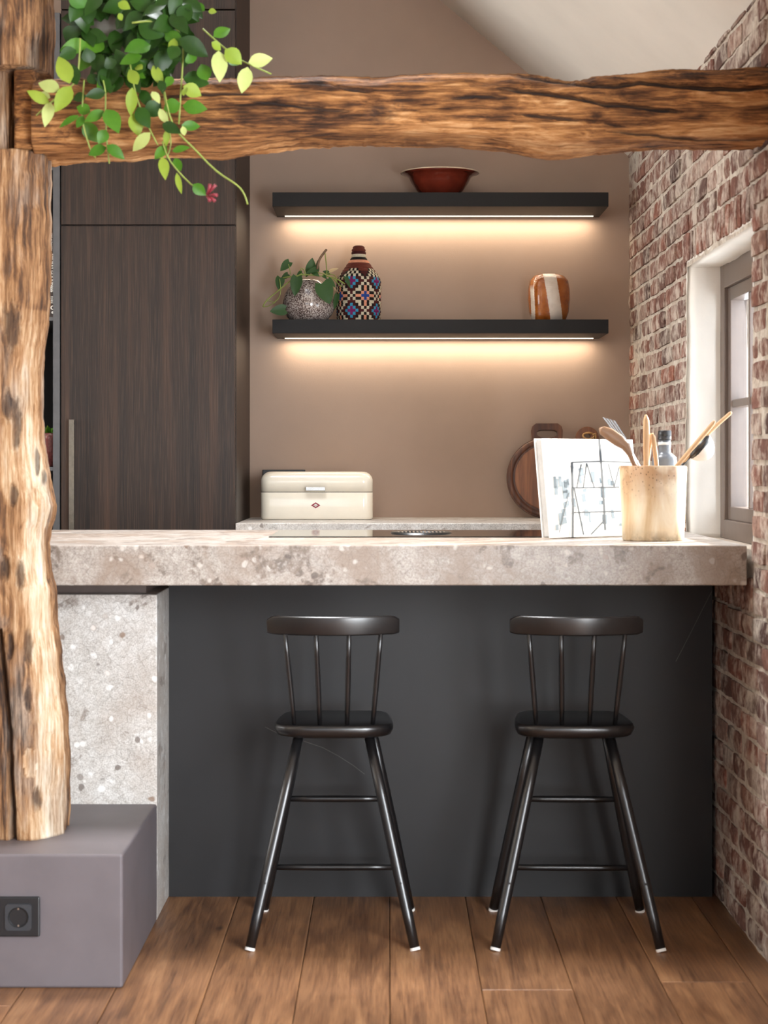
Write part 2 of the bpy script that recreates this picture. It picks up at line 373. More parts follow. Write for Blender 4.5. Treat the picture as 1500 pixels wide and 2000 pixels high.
# ------------------------------------------------------------------ mesh helpers
class MB:
    def __init__(s): s.v = []; s.f = []
    def add(s, vs, fs):
        o = len(s.v); s.v += [Vector(v) for v in vs]; s.f += [tuple(i + o for i in f) for f in fs]; return s
    def box(s, x0, x1, y0, y1, z0, z1):
        return s.add([(x0,y0,z0),(x1,y0,z0),(x1,y1,z0),(x0,y1,z0),(x0,y0,z1),(x1,y0,z1),(x1,y1,z1),(x0,y1,z1)],
                     [(0,3,2,1),(4,5,6,7),(0,1,5,4),(1,2,6,5),(2,3,7,6),(3,0,4,7)])
    def tube(s, pts, rad, n=10, ref=None):
        pts = [Vector(p) for p in pts]; m = len(pts)
        if not isinstance(rad, (list, tuple)): rad = [rad] * m
        vs, fs = [], []
        for i, p in enumerate(pts):
            d = (pts[min(i+1, m-1)] - pts[max(i-1, 0)]).normalized()
            if ref is None: ref = Vector((0,0,1)) if abs(d.z) < 0.9 else Vector((0,1,0))
            a = d.cross(ref).normalized(); b = a.cross(d).normalized(); ref = b
            for k in range(n):
                t = 2*PI*k/n; ra, rb = (rad[i] if not isinstance(rad[i], tuple) else rad[i][0]), (rad[i] if not isinstance(rad[i], tuple) else rad[i][1])
                vs.append(p + a*math.cos(t)*ra + b*math.sin(t)*rb)
        for i in range(m-1):
            for k in range(n):
                fs.append((i*n+k, i*n+(k+1)%n, (i+1)*n+(k+1)%n, (i+1)*n+k))
        fs.append(tuple(range(n-1, -1, -1))); fs.append(tuple((m-1)*n+k for k in range(n)))
        return s.add(vs, fs)
    def lathe(s, prof, n=32, c=(0,0,0), cap0=True, cap1=True):
        c = Vector(c); vs, fs = [], []; m = len(prof)
        for r, z in prof:
            for k in range(n):
                t = 2*PI*k/n; vs.append(c + Vector((r*math.cos(t), r*math.sin(t), z)))
        for i in range(m-1):
            for k in range(n):
                fs.append((i*n+k, i*n+(k+1)%n, (i+1)*n+(k+1)%n, (i+1)*n+k))
        if cap0: fs.append(tuple(range(n-1, -1, -1)))
        if cap1: fs.append(tuple((m-1)*n+k for k in range(n)))
        return s.add(vs, fs)
    def rings(s, rings, close=True, cap=True):
        n = len(rings[0]); vs = [p for r in rings for p in r]; fs = []
        for i in range(len(rings)-1):
            for k in range(n if close else n-1):
                fs.append((i*n+k, i*n+(k+1)%n, (i+1)*n+(k+1)%n, (i+1)*n+k))
        if cap: fs.append(tuple(range(n-1, -1, -1))); fs.append(tuple((len(rings)-1)*n+k for k in range(n)))
        return s.add(vs, fs)
def chain_loc(o):
    v = Vector((0,0,0))
    while o: v += o.location; o = o.parent
    return v
def build(name, mb, mat, parent=None, local=False, smooth=False, bevel=0.0, seg=2, origin=None):
    me = bpy.data.meshes.new(name)
    if parent is None:
        if origin is None:
            xs = [v.x for v in mb.v]; ys = [v.y for v in mb.v]
            origin = Vector(((min(xs)+max(xs))/2, (min(ys)+max(ys))/2, min(v.z for v in mb.v)))
        off = Vector(origin)
    else: off = Vector((0,0,0)) if local else chain_loc(parent)
    me.from_pydata([tuple(v - off) for v in mb.v], [], mb.f); me.update()
    bm = bmesh.new(); bm.from_mesh(me); bmesh.ops.recalc_face_normals(bm, faces=bm.faces); bm.to_mesh(me); bm.free()
    me.materials.append(MATS[mat])
    if smooth: me.polygons.foreach_set('use_smooth', [True]*len(me.polygons))
    o = bpy.data.objects.new(name, me); COL.objects.link(o)
    if parent is None: o.location = off
    else: o.parent = parent
    if bevel:
        b = o.modifiers.new('bevel', 'BEVEL'); b.width = bevel; b.segments = seg; b.limit_method = 'ANGLE'; b.angle_limit = math.radians(40)
    return o
def tag(o, label=None, cat=None, group=None, kind=None):
    if label: o['label'] = label
    if cat: o['category'] = cat
    if group: o['group'] = group
    if kind: o['kind'] = kind
    return o
def thing(name, loc, label, cat, group=None, rot=(0,0,0)):
    o = bpy.data.objects.new(name, None); COL.objects.link(o); o.location = loc; o.rotation_euler = rot; o.empty_display_size = 0.05
    return tag(o, label, cat, group)
def copy_tree(o, parent=None):
    c = o.copy(); COL.objects.link(c); c.parent = parent
    for ch in o.children: copy_tree(ch, c)
    return c
def interp(tab, x):
    if x <= tab[0][0]: return tab[0][1]
    for (a, u), (b, w) in zip(tab, tab[1:]):
        if x <= b:
            t = (x-a)/(b-a); return u + (w-u)*t
    return tab[-1][1]
def sm_interp(tab, x, h):
    return (interp(tab, x-h) + 2*interp(tab, x) + interp(tab, x+h)) / 4
def fbm(p, o=4):
    return noise.fractal(Vector(p), 1.0, 2.0, o)
def set_attr(o, name, vals):
    a = o.data.attributes.new(name, 'FLOAT', 'POINT'); a.data.foreach_set('value', vals)
def text_mesh(name, body, size, mat, parent, loc, rot, bold=0.0, align='CENTER', sx=1.0, depth=0.0004):
    cu = bpy.data.curves.new(name, 'FONT'); cu.body = body; cu.size = size; cu.align_x = align; cu.align_y = 'CENTER'
    cu.offset = bold; cu.extrude = depth
    tmp = bpy.data.objects.new(name, cu); COL.objects.link(tmp)
    bpy.context.view_layer.update()
    me = bpy.data.meshes.new_from_object(tmp.evaluated_get(bpy.context.evaluated_depsgraph_get()))
    bpy.data.objects.remove(tmp)
    me.materials.clear(); me.materials.append(MATS[mat])
    o = bpy.data.objects.new(name, me); COL.objects.link(o); o.parent = parent; o.location = loc; o.rotation_euler = rot; o.scale = (sx, 1, 1)
    return o

# ================================================================== THE SETTING
XR, YB = 0.872, 6.65                     # right wall, back wall
YF, XL = -3.2, -4.1                      # front and left ends of the room
SLOPE = 0.827; ZE = 2.25                 # roof slope, eaves height at the right wall
def zroof(x): return ZE + SLOPE*(XR - x)
RIDGE = -1.55
# floor
fl = build('floor', MB().box(XL, 1.2, YF, YB+0.1, -0.10, -0.012), 'soil', origin=(0,0,0)); tag(fl, kind='structure')
plank_meshes = {}
def plank(i, y0, y1):
    L = round(y1-y0, 3)
    if L not in plank_meshes:
        w = 0.0992
        me = bpy.data.meshes.new('plank')
        b = 0.0025
        vs = [(-w,0,-0.012),(w,0,-0.012),(w,L-0.002,-0.012),(-w,L-0.002,-0.012),
              (-w,0,-b*0.6),(w,0,-b*0.6),(w,L-0.002,-b*0.6),(-w,L-0.002,-b*0.6),
              (-w+b,b,0),(w-b,b,0),(w-b,L-0.002-b,0),(-w+b,L-0.002-b,0)]
        fs = [(0,1,5,4),(1,2,6,5),(2,3,7,6),(3,0,4,7),(4,5,9,8),(5,6,10,9),(6,7,11,10),(7,4,8,11),(8,9,10,11)]
        me.from_pydata(vs, [], fs); me.materials.append(MATS['oak_floor']); plank_meshes[L] = me
    o = bpy.data.objects.new('plank', plank_meshes[L]); COL.objects.link(o); o.parent = fl
    o.location = (0.104 + 0.2*i, y0, 0)
breaks = {-6: [1.2, 3.4], -5: [2.0, 3.9], -4: [1.0, 3.3], -3: [1.7, 3.0], -2: [0.9, 3.05], -1: [1.5, 3.35], 0: [0.6, 2.9], 1: [1.9, 4.02], 2: [1.1, 3.1], 3: [1.6, 4.08]}
for i in range(-12, 5):
    ys = [YF] + breaks.get(i, [1.4, 3.5]) + [6.0]
    for a, b in zip(ys, ys[1:]): plank(i, a, b)

# back wall (gable end)
mb = MB()
pts = [(XL, 0), (1.2, 0), (1.2, zroof(1.2)+0.3), (RIDGE, zroof(RIDGE)+0.25), (XL, zroof(RIDGE)-SLOPE*(RIDGE-XL)+0.25)]
mb.rings([[Vector((x, YB, z)) for x, z in pts], [Vector((x, YB+0.15, z)) for x, z in pts]])
tag(build('wall_back', mb, 'wall_paint', origin=(0, YB, 0)), kind='structure')
# unseen front wall, its wide opening added for the fill lamp
mb = MB()
mb.box(XL, -2.9, YF-0.15, YF, 0, 3.0); mb.box(0.35, 1.2, YF-0.15, YF, 0, 3.0); mb.box(-2.9, 0.35, YF-0.15, YF, 2.9, 3.4); mb.box(-2.9, 0.35, YF-0.15, YF, 0, 0.45)
mb.rings([[Vector((x, YF-0.15, z)) for x, z in [(XL, 3.0), (1.2, 3.0), (RIDGE, 4.6)]], [Vector((x, YF, z)) for x, z in [(XL, 3.0), (1.2, 3.0), (RIDGE, 4.6)]]])
tag(build('wall_front', mb, 'room_paint', origin=(0, YF, 0)), kind='structure')
tag(build('wall_left', MB().box(XL-0.15, XL, YF, 3.6, 0, 2.7).box(XL-0.15, XL, 5.9, YB, 0, 2.7).box(XL-0.15, XL, 3.6, 5.9, 0, 0.95).box(XL-0.15, XL, 3.6, 5.9, 2.55, 2.7), 'room_paint'), kind='structure')
wl = bpy.data.objects.new('window_2', None); COL.objects.link(wl); wl.location = (XL-0.1, 4.75, 0.95); tag(wl, kind='structure')
build('window_frame', MB().box(XL-0.12, XL-0.06, 3.6, 3.66, 0.95, 2.55).box(XL-0.12, XL-0.06, 5.84, 5.9, 0.95, 2.55).box(XL-0.12, XL-0.06, 3.66, 5.84, 0.95, 1.01).box(XL-0.12, XL-0.06, 3.66, 5.84, 2.49, 2.55).box(XL-0.12, XL-0.06, 4.72, 4.78, 1.01, 2.49), 'window_paint', wl)
# ceiling: two slopes with a roof window opening in the right one
def slab(mb, xa, xb, ya, yb, left=False):
    z = (lambda x: zroof(x)) if not left else (lambda x: zroof(RIDGE) - SLOPE*(RIDGE-x))
    p = [(xa, ya), (xb, ya), (xb, yb), (xa, yb)]
    mb.rings([[Vector((x, y, z(x))) for x, y in p], [Vector((x, y, z(x)+0.18)) for x, y in p]])
mb = MB()
SX0, SX1, SY0, SY1 = -0.85, 0.02, 4.2, 5.45
slab(mb, RIDGE, SX0, YF, YB); slab(mb, SX1, 1.25, YF, YB); slab(mb, SX0, SX1, YF, SY0); slab(mb, SX0, SX1, SY1, YB)
slab(mb, XL-0.2, RIDGE, YF, YB, True)
tag(build('ceiling', mb, 'ceiling_paint', origin=(0, 0, ZE)), kind='structure')
# outside ground and a pale barn seen through the small window
tag(build('ground', MB().box(1.2, 14, -12, 40, -0.3, -0.12), 'paving', origin=(6, 10, -0.2)), kind='structure')

# right wall: mortar body with openings, bricks proud of it
WY0, WY1, WZ0, WZ1 = 4.405, 5.39, 0.93, 1.728        # small window opening
DY1, DZ1 = 3.0, 2.12                                # garden door opening from the front wall to DY1
mb = MB()
def wallbox(y0, y1, z0, z1): mb.box(XR+0.006, 1.16, y0, y1, z0, z1)
def topz(y): return zroof(XR) + 0.06
wallbox(DY1, WY0, 0, topz(0)); wallbox(WY1, YB, 0, topz(0)); wallbox(WY0, WY1, 0, WZ0); wallbox(WY0, WY1, WZ1, topz(0)); wallbox(YF, DY1, DZ1, topz(0))
def in_open(y, z): return (WY0 < y < WY1 and WZ0 < z < WZ1) or (y < DY1 and z < DZ1)
# uneven mortar skin in front of the body
NY, NZ = 170, 118
ys = [DY1 + (YB-DY1)*i/NY for i in range(NY+1)]; zs = [2.36*j/NZ for j in range(NZ+1)]
idx = {}
vs, fs = [], []
def mv(i, j):
    if (i, j) not in idx:
        y, z = ys[i], zs[j]
        idx[(i, j)] = len(vs); vs.append((XR + 0.0025*fbm((0.3, y*14, z*14)) + 0.0045*fbm((2, y*2, z*2), 2), y, z))
    return idx[(i, j)]
for i in range(NY):
    for j in range(NZ):
        if not in_open((ys[i]+ys[i+1])/2, (zs[j]+zs[j+1])/2): fs.append((mv(i,j), mv(i,j+1), mv(i+1,j+1), mv(i+1,j)))
mb.add(vs, fs)
wr = build('wall_right', mb, 'mortar', origin=(XR, 0, 0), smooth=True); tag(wr, kind='structure')
# bricks
def brick_geo(L, Hh, seed, nl=4, nh=2, T=0.03):
    """a brick face in (y, z) centred on 0, x towards the room is negative"""
    rr = random.Random(seed); vs, fs = [], []
    for j in range(nh+1):
        for i in range(nl+1):
            e = (i in (0, nl)) + (j in (0, nh))
            y = L*(i/nl-0.5) + rr.uniform(-1, 1)*0.0025; z = Hh*(j/nh-0.5) + rr.uniform(-1, 1)*0.0018
            if e == 2: y *= 0.975; z *= 0.94
            vs.append((-(0.001 if e else 0.0025) - rr.uniform(0, 0.003) + (0.0015 if e == 2 else 0), y, z))
    n = nl+1
    for j in range(nh):
        for i in range(nl): fs.append((j*n+i, (j+1)*n+i, (j+1)*n+i+1, j*n+i+1))
    rim = [i for i in range(nl+1)] + [j*n+nl for j in range(1, nh+1)] + [nh*n+i for i in range(nl-1, -1, -1)] + [j*n for j in range(nh-1, 0, -1)]
    o = len(vs)
    for k in rim: vs.append((T, vs[k][1]*1.01, vs[k][2]*1.01))
    m = len(rim)
    for k in range(m): fs.append((rim[k], rim[(k+1) % m], o+(k+1) % m, o+k))
    return vs, fs
rb = random.Random(3)
bricks = []       # (y, z, L, H, vertical)
def course(z, y0, y1, h):
    y = y0
    while y < y1 - 0.03:
        L = rb.choice([0.2, 0.2, 0.2, 0.195, 0.098, 0.098, 0.15])
        if y + L > y1 - 0.05: L = y1 - y
        if L > 0.24: L = 0.12
        bricks.append((y + L/2, z + h/2, L - 0.012, h - 0.0115, rb.uniform(-0.004, 0.004)))
        y += L
CH = 0.0605; k = 0
LZ = 1.815 - WZ1
while k*CH < 2.32:
    z0 = k*CH; z1 = z0 + CH; st = DY1 + rb.uniform(0, 0.1)
    if z0 < DZ1+0.3:
        segs = [(DY1, YB)]
        if z1 > WZ0 - 0.02 and z0 < WZ1: segs = [(DY1, WY0), (WY1, YB)]
        elif z0 < WZ1 + LZ - 0.001 and z1 > WZ1: segs = [(DY1, WY0-0.03), (WY1+0.03, YB)]
        elif 0.78 < z0 < 0.93: segs = [(DY1, WY0), (WY1, YB)]
        for a, b in segs:
            if a == DY1: course(z0, a, b, CH) if rb.random() < 0.5 else course(z0, a+0.0, b, CH)
            else: course(z0, a, b, CH)
    k += 1
# upright courses over the window and under it
y = WY0 - 0.03
while y < WY1 + 0.02:
    w = rb.uniform(0.05, 0.062); bricks.append((y+w/2, WZ1 + LZ/2 + 0.002, w-0.010, LZ-0.008, 0)); y += w
y = WY0
while y < WY1 - 0.02:
    w = rb.uniform(0.05, 0.06); bricks.append((y+w/2, 0.832, w-0.010, 0.084, 0)); y += w
def seen(b):
    y, z = b[0], b[1]
    px = CX + XR*F/y; py = CY - (z-EYE)*F/y
    if px > 1512 or py < -10 or py > 2010: return False
    if 150 < py < 284: return False
    if z > 1.0 or y < 4.4: return True
    if y < 4.9 and z < 0.85: return True
    return py < 1030 and px < 1340
def size(b): return (b[2]*XR*F/b[0]**2)*(b[3]*F/b[0])
vis = sorted([b for b in bricks if seen(b)], key=size, reverse=True)
N_VIS = len(vis)
own = set(id(b) for b in vis[:300])
geo_cache = {}
rest = MB(); rest_rnd = []
for n_, b in enumerate(bricks):
    y, z, L, h, tl = b
    zz = z + 0.004*fbm((7, y*1.3, z*0.9), 2)
    if id(b) in own:
        key = (round(L, 2), round(h, 3), rb.randrange(4))
        if key not in geo_cache:
            v_, f_ = brick_geo(key[0], h, hash(key) % 9999)
            me = bpy.data.meshes.new('brick'); me.from_pydata(v_, [], f_); me.materials.append(MATS['brick'])
            bm = bmesh.new(); bm.from_mesh(me); bmesh.ops.recalc_face_normals(bm, faces=bm.faces); bm.to_mesh(me); bm.free()
            geo_cache[key] = me
        o = bpy.data.objects.new('brick', geo_cache[key]); COL.objects.link(o); o.parent = wr
        o.location = (rb.uniform(-0.004, 0.0015), y, zz); o.scale = (1, L/key[0], 1)
        o.rotation_euler = (tl*3, rb.uniform(-0.03, 0.03), rb.uniform(-0.02, 0.02))
    else:
        v_, f_ = brick_geo(L, h, n_, 2 if L > 0.07 else 1, 1)
        dx = rb.uniform(-0.004, 0.0015); rv = rb.random()
        rest.add([(XR+dx+a, y+bb, zz+c) for a, bb, c in v_], f_); rest_rnd += [rv]*len(v_)
ro = build('brick_infill', rest, 'brick', wr); set_attr(ro, 'rnd', rest_rnd); ro['kind'] = 'stuff'
# plastered reveal of the small window, rounded and uneven
def plaster_strip(name, p0, du, dv, nu, nv, amp, thick):
    """uneven sheet p0 + u*du + v*dv with thickness along 'thick'"""
    p0, du, dv, thick = Vector(p0), Vector(du), Vector(dv), Vector(thick)
    nrm = thick.normalized(); A, B = [], []
    for j in range(nv+1):
        for i in range(nu+1):
            p = p0 + du*(i/nu) + dv*(j/nv)
            q = p - nrm*amp*(fbm(p*9, 3)) + (nrm*0.012 if i == 0 else Vector((0,0,0)))
            if i == 0: q += dv.normalized()*0.012*fbm(p*30, 3) + du.normalized()*0.004*fbm(p*25, 3)
            A.append(q); B.append(p + thick)
    n = nu+1; o = len(A); fs = []
    for j in range(nv):
        for i in range(nu):
            fs.append((j*n+i, j*n+i+1, (j+1)*n+i+1, (j+1)*n+i)); fs.append((o+j*n+i, o+(j+1)*n+i, o+(j+1)*n+i+1, o+j*n+i+1))
    for i in range(nu): fs.append((i, o+i, o+i+1, i+1)); fs.append((nv*n+i, nv*n+i+1, o+nv*n+i+1, o+nv*n+i))
    for j in range(nv): fs.append((j*n, (j+1)*n, o+(j+1)*n, o+j*n)); fs.append((j*n+nu, o+j*n+nu, o+(j+1)*n+nu, (j+1)*n+nu))
    return build(name, MB().add(A+B, fs), 'white_plaster', wr, smooth=True)
plaster_strip('plaster_jamb', (XR+0.001, WY1-0.009, WZ0), (0.12, 0, 0), (0, 0, WZ1-WZ0+0.004), 8, 60, 0.004, (0, 0.02, 0))
plaster_strip('plaster_soffit', (XR+0.001, WY0, WZ1-0.009), (0.12, 0, 0), (0, WY1-WY0, 0), 8, 60, 0.004, (0, 0, 0.02))
plaster_strip('plaster_jamb', (XR+0.001, WY0+0.009, WZ0), (0.12, 0, 0), (0, 0, WZ1-WZ0+0.004), 8, 60, 0.003, (0, -0.014, 0))
# window in the opening
wn = bpy.data.objects.new('window_1', None); COL.objects.link(wn); wn.location = (0.97, (WY0+WY1)/2, WZ0); tag(wn, kind='structure')
wx = 0.970
mb = MB()
mb.box(wx, wx+0.07, WY1-0.065, WY1, WZ0, WZ1); mb.box(wx, wx+0.07, WY0, WY0+0.065, WZ0, WZ1)
mb.box(wx, wx+0.07, WY0+0.065, WY1-0.065, WZ1-0.075, WZ1); mb.box(wx, wx+0.07, WY0+0.065, WY1-0.065, WZ0, WZ0+0.055)
fr = build('window_frame', mb, 'window_paint', wn, bevel=0.003)
mb = MB(); a, b = WY0+0.065, WY1-0.065; c, d = WZ0+0.055, WZ1-0.075; s = 0.038
mb.box(wx+0.012, wx+0.06, b-s, b, c, d); mb.box(wx+0.012, wx+0.06, a, a+s, c, d); mb.box(wx+0.012, wx+0.06, a+s, b-s, d-s, d); mb.box(wx+0.012, wx+0.06, a+s, b-s, c, c+s)
build('sash', mb, 'window_paint', wn, bevel=0.002)
gy = [a+s+(b-a-2*s)*t for t in (0, 1/3, 2/3, 1)]; gz = [c+s, 1.318, d-s]
for yy in gy[1:3]:
    build('glazing_bar', MB().box(wx+0.014, wx+0.056, yy-0.009, yy+0.009, c+s, d-s), 'window_paint', wn, bevel=0.002)
for t in range(3):
    build('glazing_bar', MB().box(wx+0.016, wx+0.054, gy[t]+0.009, gy[t+1]-0.009, gz[1]-0.011, gz[1]+0.011), 'window_paint', wn, bevel=0.002)
    for u in range(2):
        pn = build('pane', MB().box(wx+0.030, wx+0.034, gy[t]-0.004, gy[t+1]+0.004, gz[u]-0.004, gz[u+1]+0.004), 'pane_glass', wn)
# garden door leaf frame outside the picture
dr = bpy.data.objects.new('door_1', None); COL.objects.link(dr); dr.location = (1.05, 1.6, 0); tag(dr, kind='structure')
for yy in (-0.1, 1.6, DY1-0.06): build('door_stile', MB().box(1.02, 1.08, yy, yy+0.06, 0, DZ1), 'window_paint', dr)
build('door_head', MB().box(1.02, 1.08, -0.1, DY1, DZ1-0.06, DZ1), 'window_paint', dr)
tag(build('wall_right_return', MB().box(XR, 1.16, YF, -0.1, 0, DZ1), 'room_paint'), kind='structure')

# ================================================================== TIMBER FRAME
# post: outline of the right edge (z, x) read at its depth
PY = 4.27
def zpx(py, D): return EYE - (py-CY)*D/F
redge = [(0, 95), (60, 97), (140, 97), (147, 97), (305, 93), (380, 92), (450, 93), (540, 97), (590, 95), (630, 92), (690, 84), (760, 81), (800, 81), (850, 83), (900, 87), (950, 96), (975, 101), (990, 104), (1005, 101), (1030, 98), (1080, 95), (1140, 101), (1180, 105), (1225, 110), (1300, 114), (1400, 122), (1500, 127), (1600, 131), (1640, 131)]
rz = sorted([(zpx(py, PY), (px-CX)*PY/F) for py, px in redge])
Z0, Z1 = 0.293, 2.62
NZp, NA = 340, 120
BZ0, BZ1 = 1.862, 2.052        # mortise zone
dents = [(37, 1125, 9, 30), (18, 1265, 7, 26), (53, 1265, 9, 32), (54, 1367, 7, 26), (70, 1560, 8, 24), (20, 640, 18, 44), (12, 790, 10, 30), (30, 830, 9, 50), (24, 970, 8, 20), (6, 1110, 10, 22), (77, 905, 5, 24), (88, 935, 4, 18)]
scars = [(58, 1490, 12, 26), (92, 1448, 12, 18)]
rings, stain_shade, pale = [], [], []
yc, hy = PY+0.005, 0.105
NZp, NA = 460, 230
def even_rect(hx, hy, rad, n):
    sx_, sy_ = 2*(hx-rad), 2*(hy-rad); q = PI*rad/2; tot = 2*sx_+2*sy_+4*q; o = []
    for i in range(n):
        d = tot*i/n
        for (L_, kind, x, y, ux, uy, a0) in ((sx_, 0, -hx+rad, -hy, 1, 0, 0), (q, 1, hx-rad, -hy+rad, 0, 0, -PI/2), (sy_, 0, hx, -hy+rad, 0, 1, 0), (q, 1, hx-rad, hy-rad, 0, 0, 0), (sx_, 0, hx-rad, hy, -1, 0, 0), (q, 1, -hx+rad, hy-rad, 0, 0, PI/2), (sy_, 0, -hx, hy-rad, 0, -1, 0), (q, 1, -hx+rad, -hy+rad, 0, 0, PI)):
            if d <= L_:
                if kind == 0: o.append((x+ux*d, y+uy*d, uy, -ux))
                else:
                    a = a0 + d/rad; o.append((x+rad*math.cos(a), y+rad*math.sin(a), math.cos(a), math.sin(a)))
                break
            d -= L_
        else: o.append((-hx+rad, -hy, 0, -1))
    return o
for j in range(NZp+1):
    z = Z0 + (Z1-Z0)*j/NZp
    R = interp(rz, z) + 0.004*fbm((3, 1, z*16), 4)
    Lx = -1.02 + 0.02*fbm((9, 0, z*2))
    if BZ0 < z < BZ1: R = min(R, (27-CX)*PY/F)
    xc, hx = (R+Lx)/2, (R-Lx)/2
    ring = []
    for (ex, ey, ca, sa) in even_rect(hx, hy, 0.035, NA):
        x, y = xc+ex, yc+ey
        n = Vector((ca, sa, 0))
        g = fbm((x*26, y*26, z*2.4), 5)*0.0065 + fbm((x*90, y*90, z*5), 3)*0.0026 + fbm((x*3, y*3, z*3), 3)*0.010
        # splayed front-right corner
        if y < yc and x > R-0.055:
            cut = max(0, (x-(R-0.055))/0.055)*max(0, (yc-y)/hy)
            y += 0.065*cut
            if z < 1.5: pale_v = min(1, cut*2.0+0.25)*min(1, (1.6-z)/0.5)  # light from the right painted into the wood as a paler tone
            else: pale_v = 0.0
        else: pale_v = 0.25*max(0, min(1, (1.25-abs(z-0.95)*2)))*(x > R-0.09)  # weaker painted light along the same edge
        p = Vector((x, y, z)) + n*(g - 0.006)
        if y < yc:     # long crack near the left and small carved marks on the front
            px = CX + x*F/y; py = CY - (z-EYE)*F/y
            st = 0.0
            if py > 1230:
                cx = interp([(1230, -6), (1330, 6), (1420, 15), (1640, 24)], py) + 2*fbm((py*0.02, 1, 1))
                d = abs(px-cx)
                if d < 9: p.y += 0.035*(1-d/9); st = max(st, 0.6*(1-d/9))  # crack is cut in, and its shade painted dark as well
            for (dx, dy, rx, ry) in dents:
                q = ((px-dx)/rx)**2 + ((py-dy)/ry)**2 + 0.9*fbm((px*0.11, py*0.04, dx), 4)
                if q < 1.6:
                    kq = max(0, min(1, (1.6-q)/1.2)); p.y += 0.008*kq; st = max(st, 0.7*kq)
            for (dx, dy, rx, ry) in scars:
                q = ((px-dx)/rx)**4 + ((py-dy)/ry)**4
                if q < 1.2: pale_v = max(pale_v, 1.0); p.y += 0.005
            stain_shade.append(st)
        else: stain_shade.append(0.0)
        pale.append(pale_v)
        ring.append(p)
    rings.append(ring)
post = build('timber_post', MB().rings(rings), 'post_oak', smooth=True, origin=(-0.87, PY, Z0))
set_attr(post, 'stain_shade', stain_shade); set_attr(post, 'pale', pale)
tag(post, 'weathered crooked oak post standing on the grey plinth at the left edge', 'post')
# beam
BY = 4.19
top = [(60, 148), (300, 147), (490, 147), (560, 143), (620, 140), (660, 143), (700, 147), (735, 149), (780, 141), (850, 136), (950, 137), (1000, 138), (1050, 141), (1085, 148), (1110, 151), (1140, 149), (1165, 140), (1200, 137), (1350, 132), (1500, 129), (1600, 128)]
bot = [(60, 322), (93, 321), (149, 315), (239, 317), (284, 308), (373, 304), (422, 312), (485, 300), (584, 286), (723, 281), (792, 280), (896, 286), (960, 292), (1000, 298), (1032, 305), (1084, 314), (1119, 312), (1188, 300), (1292, 293), (1448, 294), (1600, 291)]
fb = [(60, 288), (250, 285), (480, 272), (600, 262), (800, 254), (950, 262), (1084, 282), (1190, 274), (1300, 272), (1600, 270)]
cracksX = [([(960, 172), (1000, 176), (1080, 186), (1180, 204), (1260, 212), (1340, 219)], 5, 0.016),
           ([(985, 146), (1080, 158), (1160, 170), (1200, 170), (1250, 161), (1330, 170), (1440, 174), (1520, 170)], 5, 0.016),
           ([(640, 165), (690, 176), (740, 178)], 4, 0.008), ([(860, 196), (930, 188), (1000, 192)], 4, 0.008),
           ([(480, 196), (560, 204), (640, 215), (700, 216)], 4, 0.009), ([(1000, 222), (1100, 232), (1150, 238)], 4, 0.010), ([(1170, 241), (1235, 249)], 4, 0.010),
           ([(1180, 255), (1300, 268), (1420, 276), (1520, 270)], 4, 0.010), ([(560, 275), (600, 286)], 6, 0.012), ([(300, 190), (420, 182), (520, 184)], 4, 0.008)]
NXb, NAf = 640, 0
rings, stain_shade, pale = [], [], []
depth = 0.19
x_px = [62 + (1506-62)*i/NXb for i in range(NXb+1)]
sec = []
nF, nU, nB, nT = 64, 26, 10, 12
